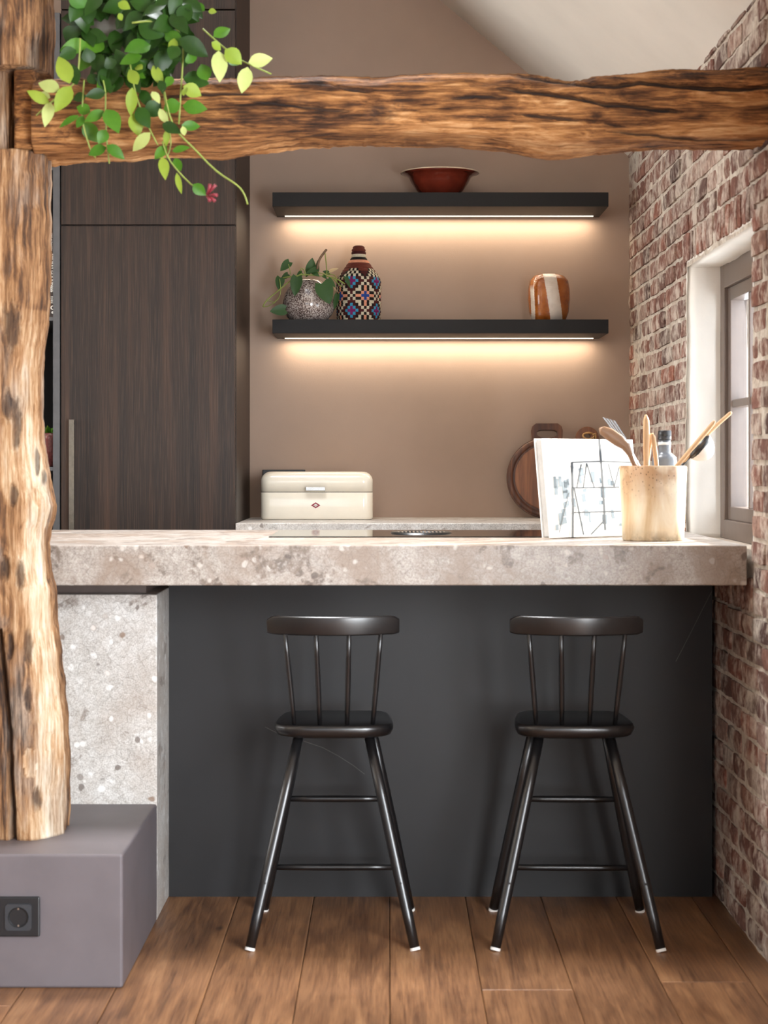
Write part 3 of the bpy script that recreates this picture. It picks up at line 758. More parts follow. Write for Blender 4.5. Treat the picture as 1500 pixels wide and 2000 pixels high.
for i, px in enumerate(x_px):
    x = (px-CX)*BY/F
    zt = EYE - (sm_interp(top, px, 6)-CY)*BY/F + 0.002*fbm((px*0.09, 2, 1), 3)
    zf = EYE - (sm_interp(fb, px, 12)-CY)*BY/F
    yb = BY + depth
    zb = EYE - (sm_interp(bot, px, 8)-CY)*yb/F + 0.002*fbm((px*0.07, 5, 1), 4)
    ring = []
    def put(y, z, n, s0=0.0, p0=0.0):
        g = fbm((x*2.2, y*24, z*24), 5)*0.0085 + fbm((x*5, y*80, z*80), 3)*0.0022 + fbm((x*4, y*4, z*4), 3)*0.010
        st = s0
        q = Vector((x, y, z)) + Vector(n)*g
        if n[1] < -0.5:
            ppx, ppy = px, CY - (z-EYE)*F/y
            for poly, wdt, dep in cracksX:
                if poly[0][0] < ppx < poly[-1][0]:
                    end = min(1, (ppx-poly[0][0])/40, (poly[-1][0]-ppx)/40)
                    cy = interp(poly, ppx) + 2.5*fbm((ppx*0.02, poly[0][1], 0), 3); d = abs(ppy-cy)
                    w2 = wdt*(0.5+0.5*end)
                    if d < w2:
                        kq = (1-d/w2)**0.7*end; q.y += dep*1.3*kq; st = max(st, 0.95*kq)  # groove plus painted shade inside the crack
            kn = math.hypot((ppx-745)/26, (ppy-221)/15)      # knot cluster
            if kn < 1.6: st = max(st, 0.8*max(0, 1-abs(kn-0.7)/0.8)*(0.5+0.5*noise.noise(Vector((ppx*0.12, ppy*0.16, 3))))); q.y += 0.006*max(0, 1-kn)
            kn = math.hypot((ppx-778)/9, (ppy-205)/9)
            if kn < 1.5: st = max(st, 0.35*max(0, 1-abs(kn-0.95)/0.4), 0.7*max(0, 1-kn/0.4)); q.y -= 0.004*max(0, 1-kn)
            kn = math.hypot((ppx-585)/30, (ppy-195)/20)
            if kn < 1.3: st = max(st, 0.6*max(0, 1-kn)*(0.5+0.7*noise.noise(Vector((ppx*0.1, ppy*0.1, 9)))))
        ring.append(q); stain_shade.append(max(0, min(1, st))); pale.append(p0)
    r = 0.016
    for k2 in range(nF):                  # front face, downwards
        t = k2/(nF-1); z = zt-r*0.6 + (zf-zt+r*0.6)*t
        yy = BY + 0.016*(max(0, 0.12-t)/0.12)**2 + 0.020*(max(0, t-0.86)/0.14)**2 - 0.006*math.sin(PI*t)
        put(yy, z, (0, -1, 0), 0, 0.3*max(0, (t-0.72)/0.28))
    for k2 in range(1, nU+1):             # underside, to the back
        t = k2/(nU+1); yy = BY+0.02 + (depth-0.02)*t
        z = zf + (zb-zf)*t**0.85
        put(yy, z, (0, -0.45, -0.9), 0, 0.30)
    for k2 in range(nB):
        t = k2/(nB-1); put(yb, zb + (zt-zb)*t, (0, 1, 0))
    for k2 in range(1, nT):
        t = k2/nT; put(yb - depth*t + (0.016 if t > 0.9 else 0), zt, (0, 0, 1))
    rings.append(ring)
beam = build('timber_beam', MB().rings(rings), 'beam_oak', smooth=True, origin=(0.0, BY+0.1, 1.86))
set_attr(beam, 'stain_shade', stain_shade); set_attr(beam, 'pale', pale)
tag(beam, 'rough hewn brown oak beam spanning the kitchen overhead', 'beam')
# tenon of the beam in the post
rings = []
for j in range(41):
    z = 1.866 + (2.046-1.866)*j/40; rr = []
    for i in range(28):
        a = 2*PI*i/28; ca, sa = math.cos(a), math.sin(a)
        x = -0.830 + 0.0285*math.copysign(abs(ca)**0.35, ca) + 0.004*math.sin(j*0.11)*(ca > 0); y = BY+0.10 + 0.084*math.copysign(abs(sa)**0.35, sa)
        rr.append(Vector((x, y + 0.003*fbm((x*60, y*60, z*8), 4), z)))
    rings.append(rr)
build('tenon', MB().rings(rings), 'beam_oak', beam, smooth=True)

# ================================================================== ISLAND
TOP, TH = 0.9515, 0.0955
# worktop with the stone edge
wt = build('island_worktop', MB().box(-1.62, 0.857, 4.40, 5.42, TOP-TH, TOP), 'conglomerate_brown', bevel=0.003)
tag(wt, 'thick speckled grey stone worktop of the island under the wooden utensil pot', 'worktop')
isl = thing('kitchen_island', (-0.1, 4.9, 0), 'island with stone clad end block and dark anthracite back panel behind the stools', 'island')
build('stone_block', MB().box(-1.60, -0.5805, 4.63, 5.36, 0, 0.818), 'conglomerate', isl, bevel=0.003)
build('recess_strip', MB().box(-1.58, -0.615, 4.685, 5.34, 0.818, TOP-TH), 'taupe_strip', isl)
build('back_panel', MB().box(-0.5805, 0.858, 4.88, 4.91, 0.0, TOP-TH), 'anthracite', isl)
for vp in ([(518, 1420), (540, 1431), (580, 1443), (630, 1460), (660, 1476), (690, 1495), (712, 1512)], [(1392, 1152), (1372, 1190), (1350, 1234), (1320, 1292)]):
    vm = MB()
    for a, b in zip(vp, vp[1:]):
        p, q = P(*a, 4.8796), P(*b, 4.8796); d = (q-p).normalized(); nn = Vector((-d.z, 0, d.x))*0.0009
        vm.add([p-nn, q-nn, q+nn, p+nn], [(0, 1, 2, 3)])
    build('stone_vein', vm, 'vein', isl)
build('carcass', MB().box(-0.5805, 0.858, 4.91, 5.36, 0.0, TOP-TH), 'shelf_black', isl)
# plinth with wall socket
pl = build('plinth', MB().box(-1.60, -0.580, 4.03, 4.627, 0, 0.293), 'plinth_paint', bevel=0.006, seg=3)
tag(pl, 'low mauve grey painted plinth carrying the oak post', 'plinth')
so = thing('power_socket', (-0.85, 4.03, 0.115), 'black double power socket on the front of the grey plinth', 'socket')
Ys = 4.03
sz = zpx(1789, Ys)
build('cover_plate', MB().box(-0.923, (79-CX)*Ys/F, Ys-0.010, Ys, sz-0.0435, sz+0.0435), 'socket_black', so, bevel=0.003)
for px in (38, -32):
    xx = (px-CX)*Ys/F
    ins = MB(); q = 0.029
    # square insert with a round well
    n = 32; outer, inner, deep = [], [], []
    for k2 in range(n):
        a = 2*PI*(k2+0.5)/n; m = max(abs(math.cos(a)), abs(math.sin(a)))
        outer.append(Vector((xx+q*math.cos(a)/m, Ys-0.0135, sz+q*math.sin(a)/m)))
        inner.append(Vector((xx+0.0205*math.cos(a), Ys-0.0135, sz+0.0205*math.sin(a)))); deep.append(Vector((xx+0.0195*math.cos(a), Ys-0.0015, sz+0.0195*math.sin(a))))
    back = [Vector((v.x, Ys-0.009, v.z)) for v in outer]
    ins.rings([back, outer, inner, deep])
    io = build('socket_insert', ins, 'graphite_dark', so)
    rim_ = MB(); ring_pts = lambda r, y: [Vector((xx+r*math.cos(2*PI*k/28), y, sz+r*math.sin(2*PI*k/28))) for k in range(28)]
    rim_.rings([ring_pts(0.0225, Ys-0.0136), ring_pts(0.0218, Ys-0.0148), ring_pts(0.0205, Ys-0.0136)], cap=False)
    build('well_rim', rim_, 'shelf_black', io)
    build('well_floor', MB().add(ring_pts(0.0192, Ys-0.0022), [tuple(range(28))]), 'dark_back', io)
    for dz in (-0.0185, 0.0185):
        build('earth_clip', MB().box(xx-0.002, xx+0.002, Ys-0.013, Ys-0.003, sz+dz-0.0025, sz+dz+0.0025), 'steel', io)
# induction hob with a round extractor
hob = thing('induction_hob', (0.09, 5.09, TOP), 'black glass induction hob with round extractor set into the island worktop', 'hob')
build('glass_plate', MB().box(-0.315, 0.495, 4.86, 5.335, TOP, TOP+0.003), 'hob_glass', hob, bevel=0.0015)
c0 = (0.092, 5.10, TOP)
build('vent_ring', MB().lathe([(0.070, 0.003), (0.074, 0.007), (0.082, 0.007), (0.085, 0.003)], 40, c0, False, False), 'grille_dark', hob, smooth=True)
gr = MB()
for k2 in range(-6, 7):
    xx = k2*0.0105; hl = math.sqrt(max(0, 0.069**2-xx**2))
    gr.box(c0[0]+xx-0.0026, c0[0]+xx+0.0026, c0[1]-hl, c0[1]+hl, TOP+0.003, TOP+0.0065)
build('vent_grille', gr, 'steel', hob)['kind'] = 'stuff'

# ================================================================== STOOLS
def make_stool(label):
    r = thing('bar_stool', (0, 0, 0), label, 'stool', 'black stools at the island')
    # seat
    out = []
    half = [(0.0, 0.150), (0.095, 0.148), (0.118, 0.138), (0.130, 0.115), (0.139, 0.04), (0.143, -0.03), (0.143, -0.075), (0.134, -0.100), (0.100, -0.124), (0.070, -0.132), (0.0, -0.134)]
    out = [Vector((x, y, 0)) for x, y in half] + [Vector((-x, y, 0)) for x, y in half[-2:0:-1]]
    def rg(sc, z): return [Vector((v.x*sc, v.y*sc, z)) for v in out]
    build('seat', MB().rings([rg(0.86, 0.489), rg(0.95, 0.493), rg(0.995, 0.505), rg(1.0, 0.512), rg(0.985, 0.519), rg(0.95, 0.521)]), 'black_paint', r, smooth=True, local=True)
    # back rail
    rings = []
    for i in range(25):
        t = -1 + 2*i/24; x = 0.158*t; y = -0.185 + 0.052*t*t
        top_ = 0.786 - 0.010*max(0, abs(t)-0.9)/0.1; bo = 0.741 + 0.004*max(0, abs(t)-0.92)/0.08
        lean = 0.006; w = 0.0085
        ring = []
        for (a, b2) in [(-1, 0.06), (-1, 0.94), (-0.6, 1.0), (0.6, 1.0), (1, 0.94), (1, 0.06), (0.6, 0.0), (-0.6, 0.0)]:
            ring.append(Vector((x, y + a*w - lean*(b2-0.5), bo + (top_-bo)*b2)))
        rings.append(ring)
    build('back_rail', MB().rings(rings), 'black_paint', r, smooth=True, local=True, bevel=0.001)
    for xb, xt in ((-0.0935, -0.114), (-0.0325, -0.039), (0.0325, 0.039), (0.0935, 0.114)):
        yt = -0.185 + 0.052*(xt/0.158)**2; yb2 = -0.112 + 0.9*xb*xb
        pts = [Vector((xb, yb2, 0.515)).lerp(Vector((xt, yt, 0.748)), t) for t in (0, 0.25, 0.5, 0.75, 1)]
        build('spindle', MB().tube(pts, [0.0052, 0.0062, 0.0066, 0.006, 0.005], 10), 'black_paint', r, smooth=True, local=True)
    for sx in (-1, 1):
        for (y0, y1, x0, x1) in ((-0.072, -0.188, 0.083, 0.194), (0.100, 0.195, 0.087, 0.187)):
            a = Vector((sx*x0, y0, 0.497)); b2 = Vector((sx*x1, y1, 0.006))
            pts = [a.lerp(b2, t) for t in (0, 0.3, 0.6, 0.85, 1)]
            leg = build('leg', MB().tube(pts, [0.0120, 0.0132, 0.0136, 0.0128, 0.0118], 16), 'black_paint', r, smooth=True, local=True)
            d = (b2-a).normalized()
            build('foot_pad', MB().tube([b2 - d*0.001, Vector((b2.x+d.x*0.006, b2.y+d.y*0.006, 0.0005))], [0.0122, 0.0122], 16), 'felt', leg, local=True)
            if y0 < 0:
                q = a.lerp(b2, 0.70); build('screw_plug', MB().tube([q+Vector((0, -0.0125, 0)), q+Vector((0, -0.0142, 0))], 0.0028, 8), 'dark_back', leg, local=True)
    def front(z):
        t = (0.497-z)/0.491; return 0.087 + 0.1*t, 0.100 + 0.095*t
    for z in (0.298, 0.117):
        x, y = front(z)
        build('rung', MB().tube([(-x, y, z), (-x*0.5, y, z), (0, y, z), (x*0.5, y, z), (x, y, z)], [0.0068, 0.0082, 0.0088, 0.0082, 0.0068], 10), 'black_paint', r, smooth=True, local=True)
    return r
st1 = make_stool('black wooden spindle back stool at the island, nearer the stone block and oak post')
st1.location = (-0.131, 4.53, 0)
st2 = copy_tree(st1); st2['label'] = 'black wooden spindle back stool at the island, nearer the brick wall'
st2.location = (0.452, 4.525, 0); st2.rotation_euler = (0, 0, math.radians(-1.5))

# ================================================================== BACK COUNTER AND CABINETS
bc = build('back_worktop', MB().box(-0.497, XR-0.008, 6.005, YB-0.001, TOP-0.03, TOP), 'conglomerate', bevel=0.002)
tag(bc, 'thin grey stone worktop along the back wall under the shelves', 'worktop')
bb = thing('base_cabinet', (0.15, 6.3, 0), 'dark base cabinets under the thin back worktop', 'cabinet')
build('carcass', MB().box(-0.49, 0.855, 6.06, 6.64, 0.1, TOP-0.03), 'smoked_oak', bb)
for k2 in range(2): build('cabinet_door', MB().box(-0.486+0.672*k2, 0.18+0.672*k2, 6.035, 6.06, 0.11, TOP-0.035), 'smoked_oak', bb)
CF = 6.03
def cz(py): return zpx(py, CF)
def cxx(px): return (px-CX)*CF/F
cab = thing('tall_cabinet', (-0.785, 6.34, 0), 'tall dark smoked oak cabinet beside the shelf wall', 'cabinet')
build('side_panel', MB().box(cxx(462.5), -0.4985, CF-0.001, 6.645, 0, 3.2), 'smoked_oak', cab) if False else None
build('carcass', MB().box(cxx(118), -0.4985, CF+0.022, 6.645, 0.0, 3.3), 'smoked_oak', cab)
xs0, xs1 = cxx(119), -0.4985-0.0025
d1 = build('cabinet_door', MB().box(xs0, xs1, CF, CF+0.02, 0.1, cz(441.5)), 'smoked_oak', cab, bevel=0.001)
build('cabinet_door', MB().box(xs0, xs1, CF, CF+0.02, cz(438.5), cz(20.5)), 'smoked_oak', cab, bevel=0.001)
build('cabinet_door', MB().box(xs0, xs1, CF, CF+0.02, cz(17.5), 3.29), 'smoked_oak', cab, bevel=0.001)
hx0, hx1 = cxx(138), cxx(148)
hm = MB(); hm.box(hx0, hx1, CF-0.034, CF-0.024, 0.70, cz(820)); hm.box(hx0+0.002, hx1-0.002, CF-0.026, CF, cz(820)-0.012, cz(820)-0.002); hm.box(hx0+0.002, hx1-0.002, CF-0.026, CF, 0.71, 0.72)
build('handle', hm, 'aged_metal', d1)
# open shelf unit to the left
ou = thing('open_shelf_unit', (-1.35, 6.34, 0), 'narrow open black shelf unit between the oak post and tall cabinet', 'shelf')
x1 = cxx(117); x0 = -1.62
fm = MB(); fm.box(cxx(104), x1, CF-0.004, 6.64, 0.0, 2.62); fm.box(x0, x0+0.02, CF-0.004, 6.64, 0.0, 2.62); fm.box(x0+0.02, cxx(104), CF-0.004, 6.64, 2.60, 2.62)
build('unit_frame', fm, 'graphite', ou)
build('back_board', MB().box(x0+0.02, cxx(104), 6.60, 6.64, 0.0, 2.60), 'dark_back', ou)
for py in (619, 912, 325): build('shelf_board', MB().box(x0+0.02, cxx(104), CF+0.002, 6.60, cz(py)-0.012, cz(py)), 'graphite', ou)
# cookbook with lettered spine
bx0, bx1 = cxx(94), cxx(109.5); by = CF+0.02
bz0, bz1 = cz(618.5), cz(453)
bk = thing('cookbook', ((bx0+bx1)/2, by, bz0), 'dark cookbook with white spine lettering on the open shelf beside the oak post', 'book')
build('page_block', MB().box(bx0+0.003, bx1-0.003, by+0.004, by+0.20, bz0+0.003, bz1-0.003), 'paper_white', bk)
cv = MB(); cv.box(bx0, bx1, by, by+0.004, bz0, bz1); cv.box(bx0, bx0+0.003, by+0.004, by+0.205, bz0, bz1); cv.box(bx1-0.003, bx1, by+0.004, by+0.205, bz0, bz1)
build('cover', cv, 'book_dark', bk)
build('spine_print', MB().box(cxx(103.5), bx1-0.0005, by-0.0006, by, cz(590), cz(484)), 'book_ember', bk)
def spine(body, py, px, size, bold=0.0):
    text_mesh('spine_lettering', body, size, 'logo_white', bk, (cxx(px)-bk.location.x, -0.0012, cz(py)-bk.location.z), (PI/2, PI/2, 0), bold)
spine('JORD ALTHUIZEN', 471, 98.5, 0.0072, 0.00012)
spine('SMOKEY GOODNESS', 532, 99.4, 0.0133, 0.0004)
for k2, w in enumerate(['HET', 'ULTIEME', 'BBQ', 'BOEK']):
    text_mesh('spine_lettering', w, 0.0062, 'logo_white', bk, (cxx(97.2)-bk.location.x, -0.0012, cz(579+k2*3.7)-bk.location.z), (PI/2, 0, 0), 0.00015, 'LEFT')
def ring_y(mb, x, y, z, r0, r1, n=24):
    A = [Vector((x+r1*math.cos(2*PI*k/n), y, z+r1*math.sin(2*PI*k/n))) for k in range(n)]
    if r0: mb.rings([A, [Vector((x+r0*math.cos(2*PI*k/n), y, z+r0*math.sin(2*PI*k/n))) for k in range(n)]], cap=False)
    else: mb.add(A, [tuple(range(n))])
    return mb
build('spine_ring', ring_y(MB(), cxx(101), by-0.001, cz(600), 0.0040, 0.0074), 'logo_white', bk)
build('spine_dot', ring_y(MB(), cxx(101), by-0.001, cz(609.5), 0, 0.0046), 'logo_white', bk)
# glazed pot with succulent
sp = Vector((cxx(88), CF+0.10, cz(912)))
su = thing('succulent_pot', sp, 'small maroon glazed pot with a green succulent on the open shelf', 'potted plant')
build('pot', MB().lathe([(0.022, 0), (0.026, 0.004), (0.034, 0.05), (0.041, 0.095), (0.042, 0.112), (0.038, 0.112), (0.036, 0.10)], 28, (0,0,0)), 'maroon_glaze', su, local=True, smooth=True)

# ------------------------------------------------------------------ leaves
def leaf_mesh(name, base, tip, width, nrm, mat, parent, heart=False, bend=0.10, fold=0.16):
    base, tip = Vector(base), Vector(tip); d = tip-base; L = d.length; d.normalize()
    nrm = Vector(nrm); nrm = (nrm - d*nrm.dot(d)).normalized(); s = d.cross(nrm).normalized()
    nl = 6; vs, fs = [], []
    for i in range(nl+1):
        t = i/nl
        if heart: w = math.sin(PI*min(1, (t*0.93+0.07))**0.62)**0.75 if t < 1 else 0
        else: w = math.sin(PI*(t**0.82))**0.85 if 0 < t < 1 else 0.03
        w = max(w, 0.02)*width/2
        zc = -bend*L*(t-0.35)**2*2.2
        for j in range(5):
            u = (j-2)/2
            back = -0.12*L*(1-t)**4*abs(u) if heart else 0
            vs.append(base + d*(L*t+back) + s*(w*u) + nrm*(zc + fold*w*abs(u)**1.3))
    for i in range(nl):
        for j in range(4): fs.append((i*5+j, i*5+j+1, (i+1)*5+j+1, (i+1)*5+j))
    return build(name, MB().add(vs, fs), mat, parent, smooth=True)
rl = random.Random(11)
for k2 in range(22):
    a = rl.uniform(0, 2*PI); r_ = rl.uniform(0.0, 0.03); b_ = sp + Vector((math.cos(a)*r_, math.sin(a)*r_, 0.105+rl.uniform(0, 0.012)))
    t_ = b_ + Vector((math.cos(a)*rl.uniform(0.01, 0.035), math.sin(a)*rl.uniform(0.01, 0.03), rl.uniform(0.012, 0.034)))
    leaf_mesh('leaf', b_, t_, 0.016, (math.cos(a)*-0.4, -1, 0.7), rl.choice(['leaf_mid', 'leaf_mid', 'leaf_dark', 'leaf_lime']), su)

# ------------------------------------------------------------------ wall shelves with light strips
SD = 0.282
def shelf(pyt, pyb, label):
    Dfr = YB-SD
    z1 = zpx(pyt, Dfr); z0 = zpx(pyb, Dfr)
    xa, xb = (532-CX)*Dfr/F, (1188.5-CX)*Dfr/F
    s = thing('wall_shelf', ((xa+xb)/2, YB-SD/2, z0), label, 'shelf', 'black wall shelves with light strips')
    build('shelf_board', MB().box(xa, xb, Dfr, YB-0.0005, z0, z1), 'shelf_black', s, bevel=0.001)
    ly = YB-0.042
    st = build('light_strip', MB().box(xa+0.030, xb-0.026, ly-0.004, ly+0.004, z0-0.003, z0+0.0005), 'led', s)
    l = bpy.data.lights.new('light_strip_lamp', 'AREA'); l.shape = 'RECTANGLE'; l.size = xb-xa-0.06; l.size_y = 0.010; l.energy = 3.0; l.color = (1.0, 0.83, 0.62)
    o = bpy.data.objects.new('light_strip_lamp', l); COL.objects.link(o); o.parent = s
    o.location = (0, ly - s.location.y, -0.006)
    return s, z1
sh1, SZ1 = shelf(375.6, 403.3, 'upper black wall shelf with warm light strip, carrying the terracotta bowl')
sh2, SZ2 = shelf(623.9, 651.0, 'lower black wall shelf with warm light strip, carrying pots and vases')
# bowl
DB = 6.50
bl = thing('bowl', ((859-CX)*DB/F, DB, SZ1), 'glossy terracotta bowl with pale rim on the upper shelf', 'bowl')
prof = [(0.0, 0), (0.062, 0), (0.064, 0.006), (0.082, 0.024), (0.101, 0.052), (0.110, 0.071), (0.122, 0.080), (0.137, 0.085)]
inn = [(0.136, 0.088), (0.119, 0.0845), (0.104, 0.074), (0.092, 0.05), (0.06, 0.014), (0.0, 0.01)]
build('bowl_body', MB().lathe(prof[1:]+inn[:-1], 48, (0,0,0)), 'terracotta', bl, local=True, smooth=True)
build('rim', MB().lathe([(0.1345, 0.0865), (0.137, 0.0845), (0.1392, 0.0862), (0.137, 0.0890), (0.1345, 0.0865)], 48, (0,0,0), False, False), 'cream_rim', bl, local=True, smooth=True)
# striped vase
DV = 6.50
vs_ = build('ceramic_vase', MB(). lathe([(0.050, 0), (0.058, 0.004), (0.070, 0.035), (0.0745, 0.08), (0.0735, 0.118), (0.068, 0.146), (0.055, 0.162), (0.040, 0.168), (0.030, 0.168), (0.028, 0.150)], 48, (0,0,0)), 'striped_glaze', smooth=True, origin=(0,0,0))
vs_.location = ((1072-CX)*DV/F, DV, SZ2); tag(vs_, 'squat amber glazed vase with a broad cream stripe on the lower shelf', 'vase')
# woven basket bottle with lid
DW = 6.50
colr = {'k': srgb(26, 20, 18), 'c': srgb(214, 204, 178), 'm': srgb(70, 26, 26), 'p': srgb(224, 154, 122), 'b': srgb(38, 68, 140), 'u': srgb(122, 32, 96), 't': srgb(58, 150, 186), 'r': srgb(102, 48, 36)}
wv = thing('woven_basket', ((700.6-CX)*DW/F, DW, SZ2), 'tall patterned woven basket with lid beside the speckled plant pot', 'basket')
prof = [(480, 8.5), (482, 11), (487, 13.5), (494, 14.4), (500, 14.6), (504, 15.6), (509, 19.5), (515, 23.5), (520, 27), (530, 34.5), (538, 41.2), (545, 44), (560, 44.2), (590, 44), (610, 43.4), (622, 42.5)]
zt_ = zpx(480, DW)-SZ2
NR, NC = 26, 50
vs, fs, cols = [], [], []
SEG = NC*2
for j in range(NR*3+1):
    py = 622 - (622-480)*j/(NR*3); ph = (j % 3)
    r0 = interp(prof, py)*DW/F - (0.0022 if ph == 0 else 0)
    z = zt_*j/(NR*3)
    for k2 in range(SEG):
        a = 2*PI*k2/SEG - PI/2; vs.append((r0*math.cos(a), r0*math.sin(a), z))
def pat(row, cell):
    if row >= 25: return 'r'
    if row >= 23: return 'm' if row == 23 else 'r'
    if row == 22: return 'c'
    if row == 21: return 'k'
    if row == 20: return 'p'
    if row >= 18: return 'r'
    u = (cell - 2) % 10; v = (row - 8) % 10
    du, dv = min(u, 10-u), min(v, 10-v)
    dA = du+dv; dB = (5-du)+(5-dv)
    if row >= 15:
        if dB <= 1 and row > 15: return 'u' if dB == 0 else 't'
        if dA <= 3: return 'r' if row > 16 else 'm'
        return 'c' if (row+cell) % 2 else 'k'
    if dA == dB: return 'c'
    if dA < dB:
        return {0: 'b', 1: 'b', 2: 'p', 3: 'p' if du in (0, 3) else 'k', 4: 'k'}[dA] if not (dA == 4 and du == 2) else 'c'
    return {0: 'u', 1: 'u', 2: 't', 3: 'm', 4: 'm'}[dB] if not (dB == 4 and du == 3) else 'k'
for j in range(NR*3):
    for k2 in range(SEG):
        fs.append((j*SEG+k2, j*SEG+(k2+1) % SEG, (j+1)*SEG+(k2+1) % SEG, (j+1)*SEG+k2)); cols.append(pat(j//3, k2//2))
LIDROW = 18
def basket_part(name, rows, cap):
    lo, hi = rows
    sel = [i for i in range(len(fs)) if lo*3 <= i//SEG < hi*3]
    used = sorted({v for i in sel for v in fs[i]}); mp = {v: n for n, v in enumerate(used)}
    me = bpy.data.meshes.new(name)
    faces = [tuple(mp[v] for v in fs[i]) for i in sel]; cc = [colr[cols[i]] for i in sel]
    if cap == 'top': faces.append(tuple(mp[NR*3*SEG+k] for k in range(SEG))); cc.append(colr['r'])
    if cap == 'bottom': faces.append(tuple(mp[k] for k in range(SEG-1, -1, -1))); cc.append(colr['m'])
    me.from_pydata([vs[v] for v in used], [], faces)
    at = me.color_attributes.new('Col', 'FLOAT_COLOR', 'CORNER')
    li = 0
    for f_, c_ in zip(faces, cc):
        for _ in f_: at.data[li].color = c_; li += 1
    me.materials.append(MATS['woven']); me.polygons.foreach_set('use_smooth', [True]*len(me.polygons))
    o = bpy.data.objects.new(name, me); COL.objects.link(o); o.parent = wv; return o
basket_part('basket_body', (0, LIDROW), 'bottom'); basket_part('lid', (LIDROW, NR), 'top')
# speckled pot with trailing philodendron
DP = 6.47
pp = Vector(((602.7-CX)*DP/F, DP, SZ2))
ph_ = thing('speckled_plant_pot', pp, 'round speckled grey glazed pot with trailing heart leaf plant on the lower shelf', 'potted plant')
sc_ = DP/F
pr = [(33, 622), (37, 619), (45, 610), (50, 600), (51.5, 590), (50, 577), (45, 563), (37, 551), (29, 544), (25, 541), (22.5, 541), (25, 548)]
build('pot', MB().lathe([(r*sc_, zpx(py, DP)-zpx(622, DP)) for r, py in pr], 44, (0,0,0)), 'speckled_glaze', ph_, local=True, smooth=True)
build('soil', MB().lathe([(0.001, 0.142), (0.024*1.75, 0.140)], 24, (0,0,0), False, False), 'soil', ph_, local=True)
def Q(cx_, cy_, D): return P(500+cx_/5.357, 470+cy_/5.357, D)
pk = 5.357
rl = random.Random(5)
for (bx, by_, tx, ty, w, D, m) in [(350, 222, 254, 316, 96, 6.45, 'p'), (565, 335, 590, 180, 112, 6.44, 'p'), (640, 320, 645, 205, 42, 6.43, 'p'), (645, 295, 525, 335, 62, 6.40, 'p'), (255, 385, 235, 512, 100, 6.42, 'p'),
        (335, 350, 262, 405, 62, 6.45, 'p'), (430, 378, 404, 578, 130, 6.372, 'p'), (690, 448, 775, 662, 190, 6.370, 'p'), (308, 722, 146, 738, 122, 6.35, 'p'), (600, 328, 662, 374, 52, 6.40, 'p'), (482, 336, 428, 362, 60, 6.42, 'p'),
        (772, 342, 698, 320, 48, 6.44, 'p'), (938, 376, 988, 495, 46, 6.37, 'p'), (768, 322, 862, 288, 42, 6.43, 'd'), (852, 560, 818, 722, 62, 6.40, 'p'), (758, 398, 832, 490, 54, 6.38, 'p'), (560, 330, 520, 380, 44, 6.41, 'p'), (700, 360, 740, 400, 40, 6.40, 'p')]:
    leaf_mesh('leaf', Q(bx, by_, D), Q(tx, ty, D-0.01), w/pk*D/F, (rl.uniform(-0.3, 0.3), -1, rl.uniform(0.0, 0.4)), 'leaf_dry' if m == 'd' else 'leaf_philo', ph_, heart=True, bend=0.06)
def stem(parent, pts, r, mat='stem_green', fn=None, name='stem'):
    pts = [Vector(p) for p in pts]; o = []
    for a, b in zip(pts, pts[1:]):
        for t in (0, 0.34, 0.67): o.append(a.lerp(b, t))
    o.append(pts[-1])
    for _ in range(2): o = [o[0]] + [(o[i-1]+o[i]*2+o[i+1])/4 for i in range(1, len(o)-1)] + [o[-1]]
    return build(name, MB().tube(o, r, 6), mat, parent, smooth=True)
for pts, r, m in [([(480, 345), (380, 400), (250, 510), (100, 630), (72, 692)], 0.0024, 0), ([(72, 692), (130, 690), (200, 640), (250, 590), (260, 500), (245, 400)], 0.0016, 0), ([(100, 632), (150, 630), (200, 655)], 0.0012, 0),
        ([(740, 370), (742, 300), (730, 200), (722, 130)], 0.0018, 0), ([(640, 300), (655, 205), (700, 140), (740, 90)], 0.0040, 1), ([(280, 388), (400, 372), (520, 350), (640, 370), (760, 370), (860, 405), (930, 455)], 0.0024, 0),
        ([(360, 352), (352, 290), (340, 245)], 0.0013, 0), ([(520, 372), (505, 300), (470, 285), (462, 320)], 0.0018, 0), ([(700, 350), (800, 390), (880, 470), (900, 480)], 0.0016, 0), ([(640, 330), (720, 352), (830, 350), (850, 440)], 0.0016, 0), ([(760, 390), (810, 470), (830, 520)], 0.0022, 2)]:
    stem(ph_, [Q(a, b, 6.40) for a, b in pts], r, ['stem_green', 'stem_brown', 'leaf_dry'][m])

# ------------------------------------------------------------------ bread box
DBX = 6.375
bxc = ((508+728)/2-CX)*DBX/F; bw = (728-508)*DBX/F/2; bh = (1015-921)*DBX/F
br = thing('bread_box', (bxc, DBX+0.11, TOP), 'cream enamel bread box with chrome handle on the back worktop', 'bread box')
def rrect(hw, hd, rad, z, n=8):
    o = []
    for cx_, cy_, a0 in ((hw-rad, hd-rad, 0), (-hw+rad, hd-rad, PI/2), (-hw+rad, -hd+rad, PI), (hw-rad, -hd+rad, 1.5*PI)):
        for k in range(n+1):
            a = a0 + PI/2*k/n; o.append(Vector((cx_+rad*math.cos(a), cy_+rad*math.sin(a), z)))
    return o
hd = 0.11; zs_ = bh*0.575
build('box_body', MB().rings([rrect(bw-0.006, hd-0.006, 0.030, 0.0), rrect(bw-0.002, hd-0.002, 0.033, 0.002), rrect(bw, hd, 0.034, 0.008), rrect(bw, hd, 0.034, zs_-0.0015)]), 'enamel', br, local=True, smooth=True, bevel=0.0008)
build('seam', MB().rings([rrect(bw-0.002, hd-0.002, 0.033, zs_-0.0016), rrect(bw-0.002, hd-0.002, 0.033, zs_+0.0012)]), 'seam_dark', br, local=True)
lr = [rrect(bw, hd, 0.034, zs_+0.001)]
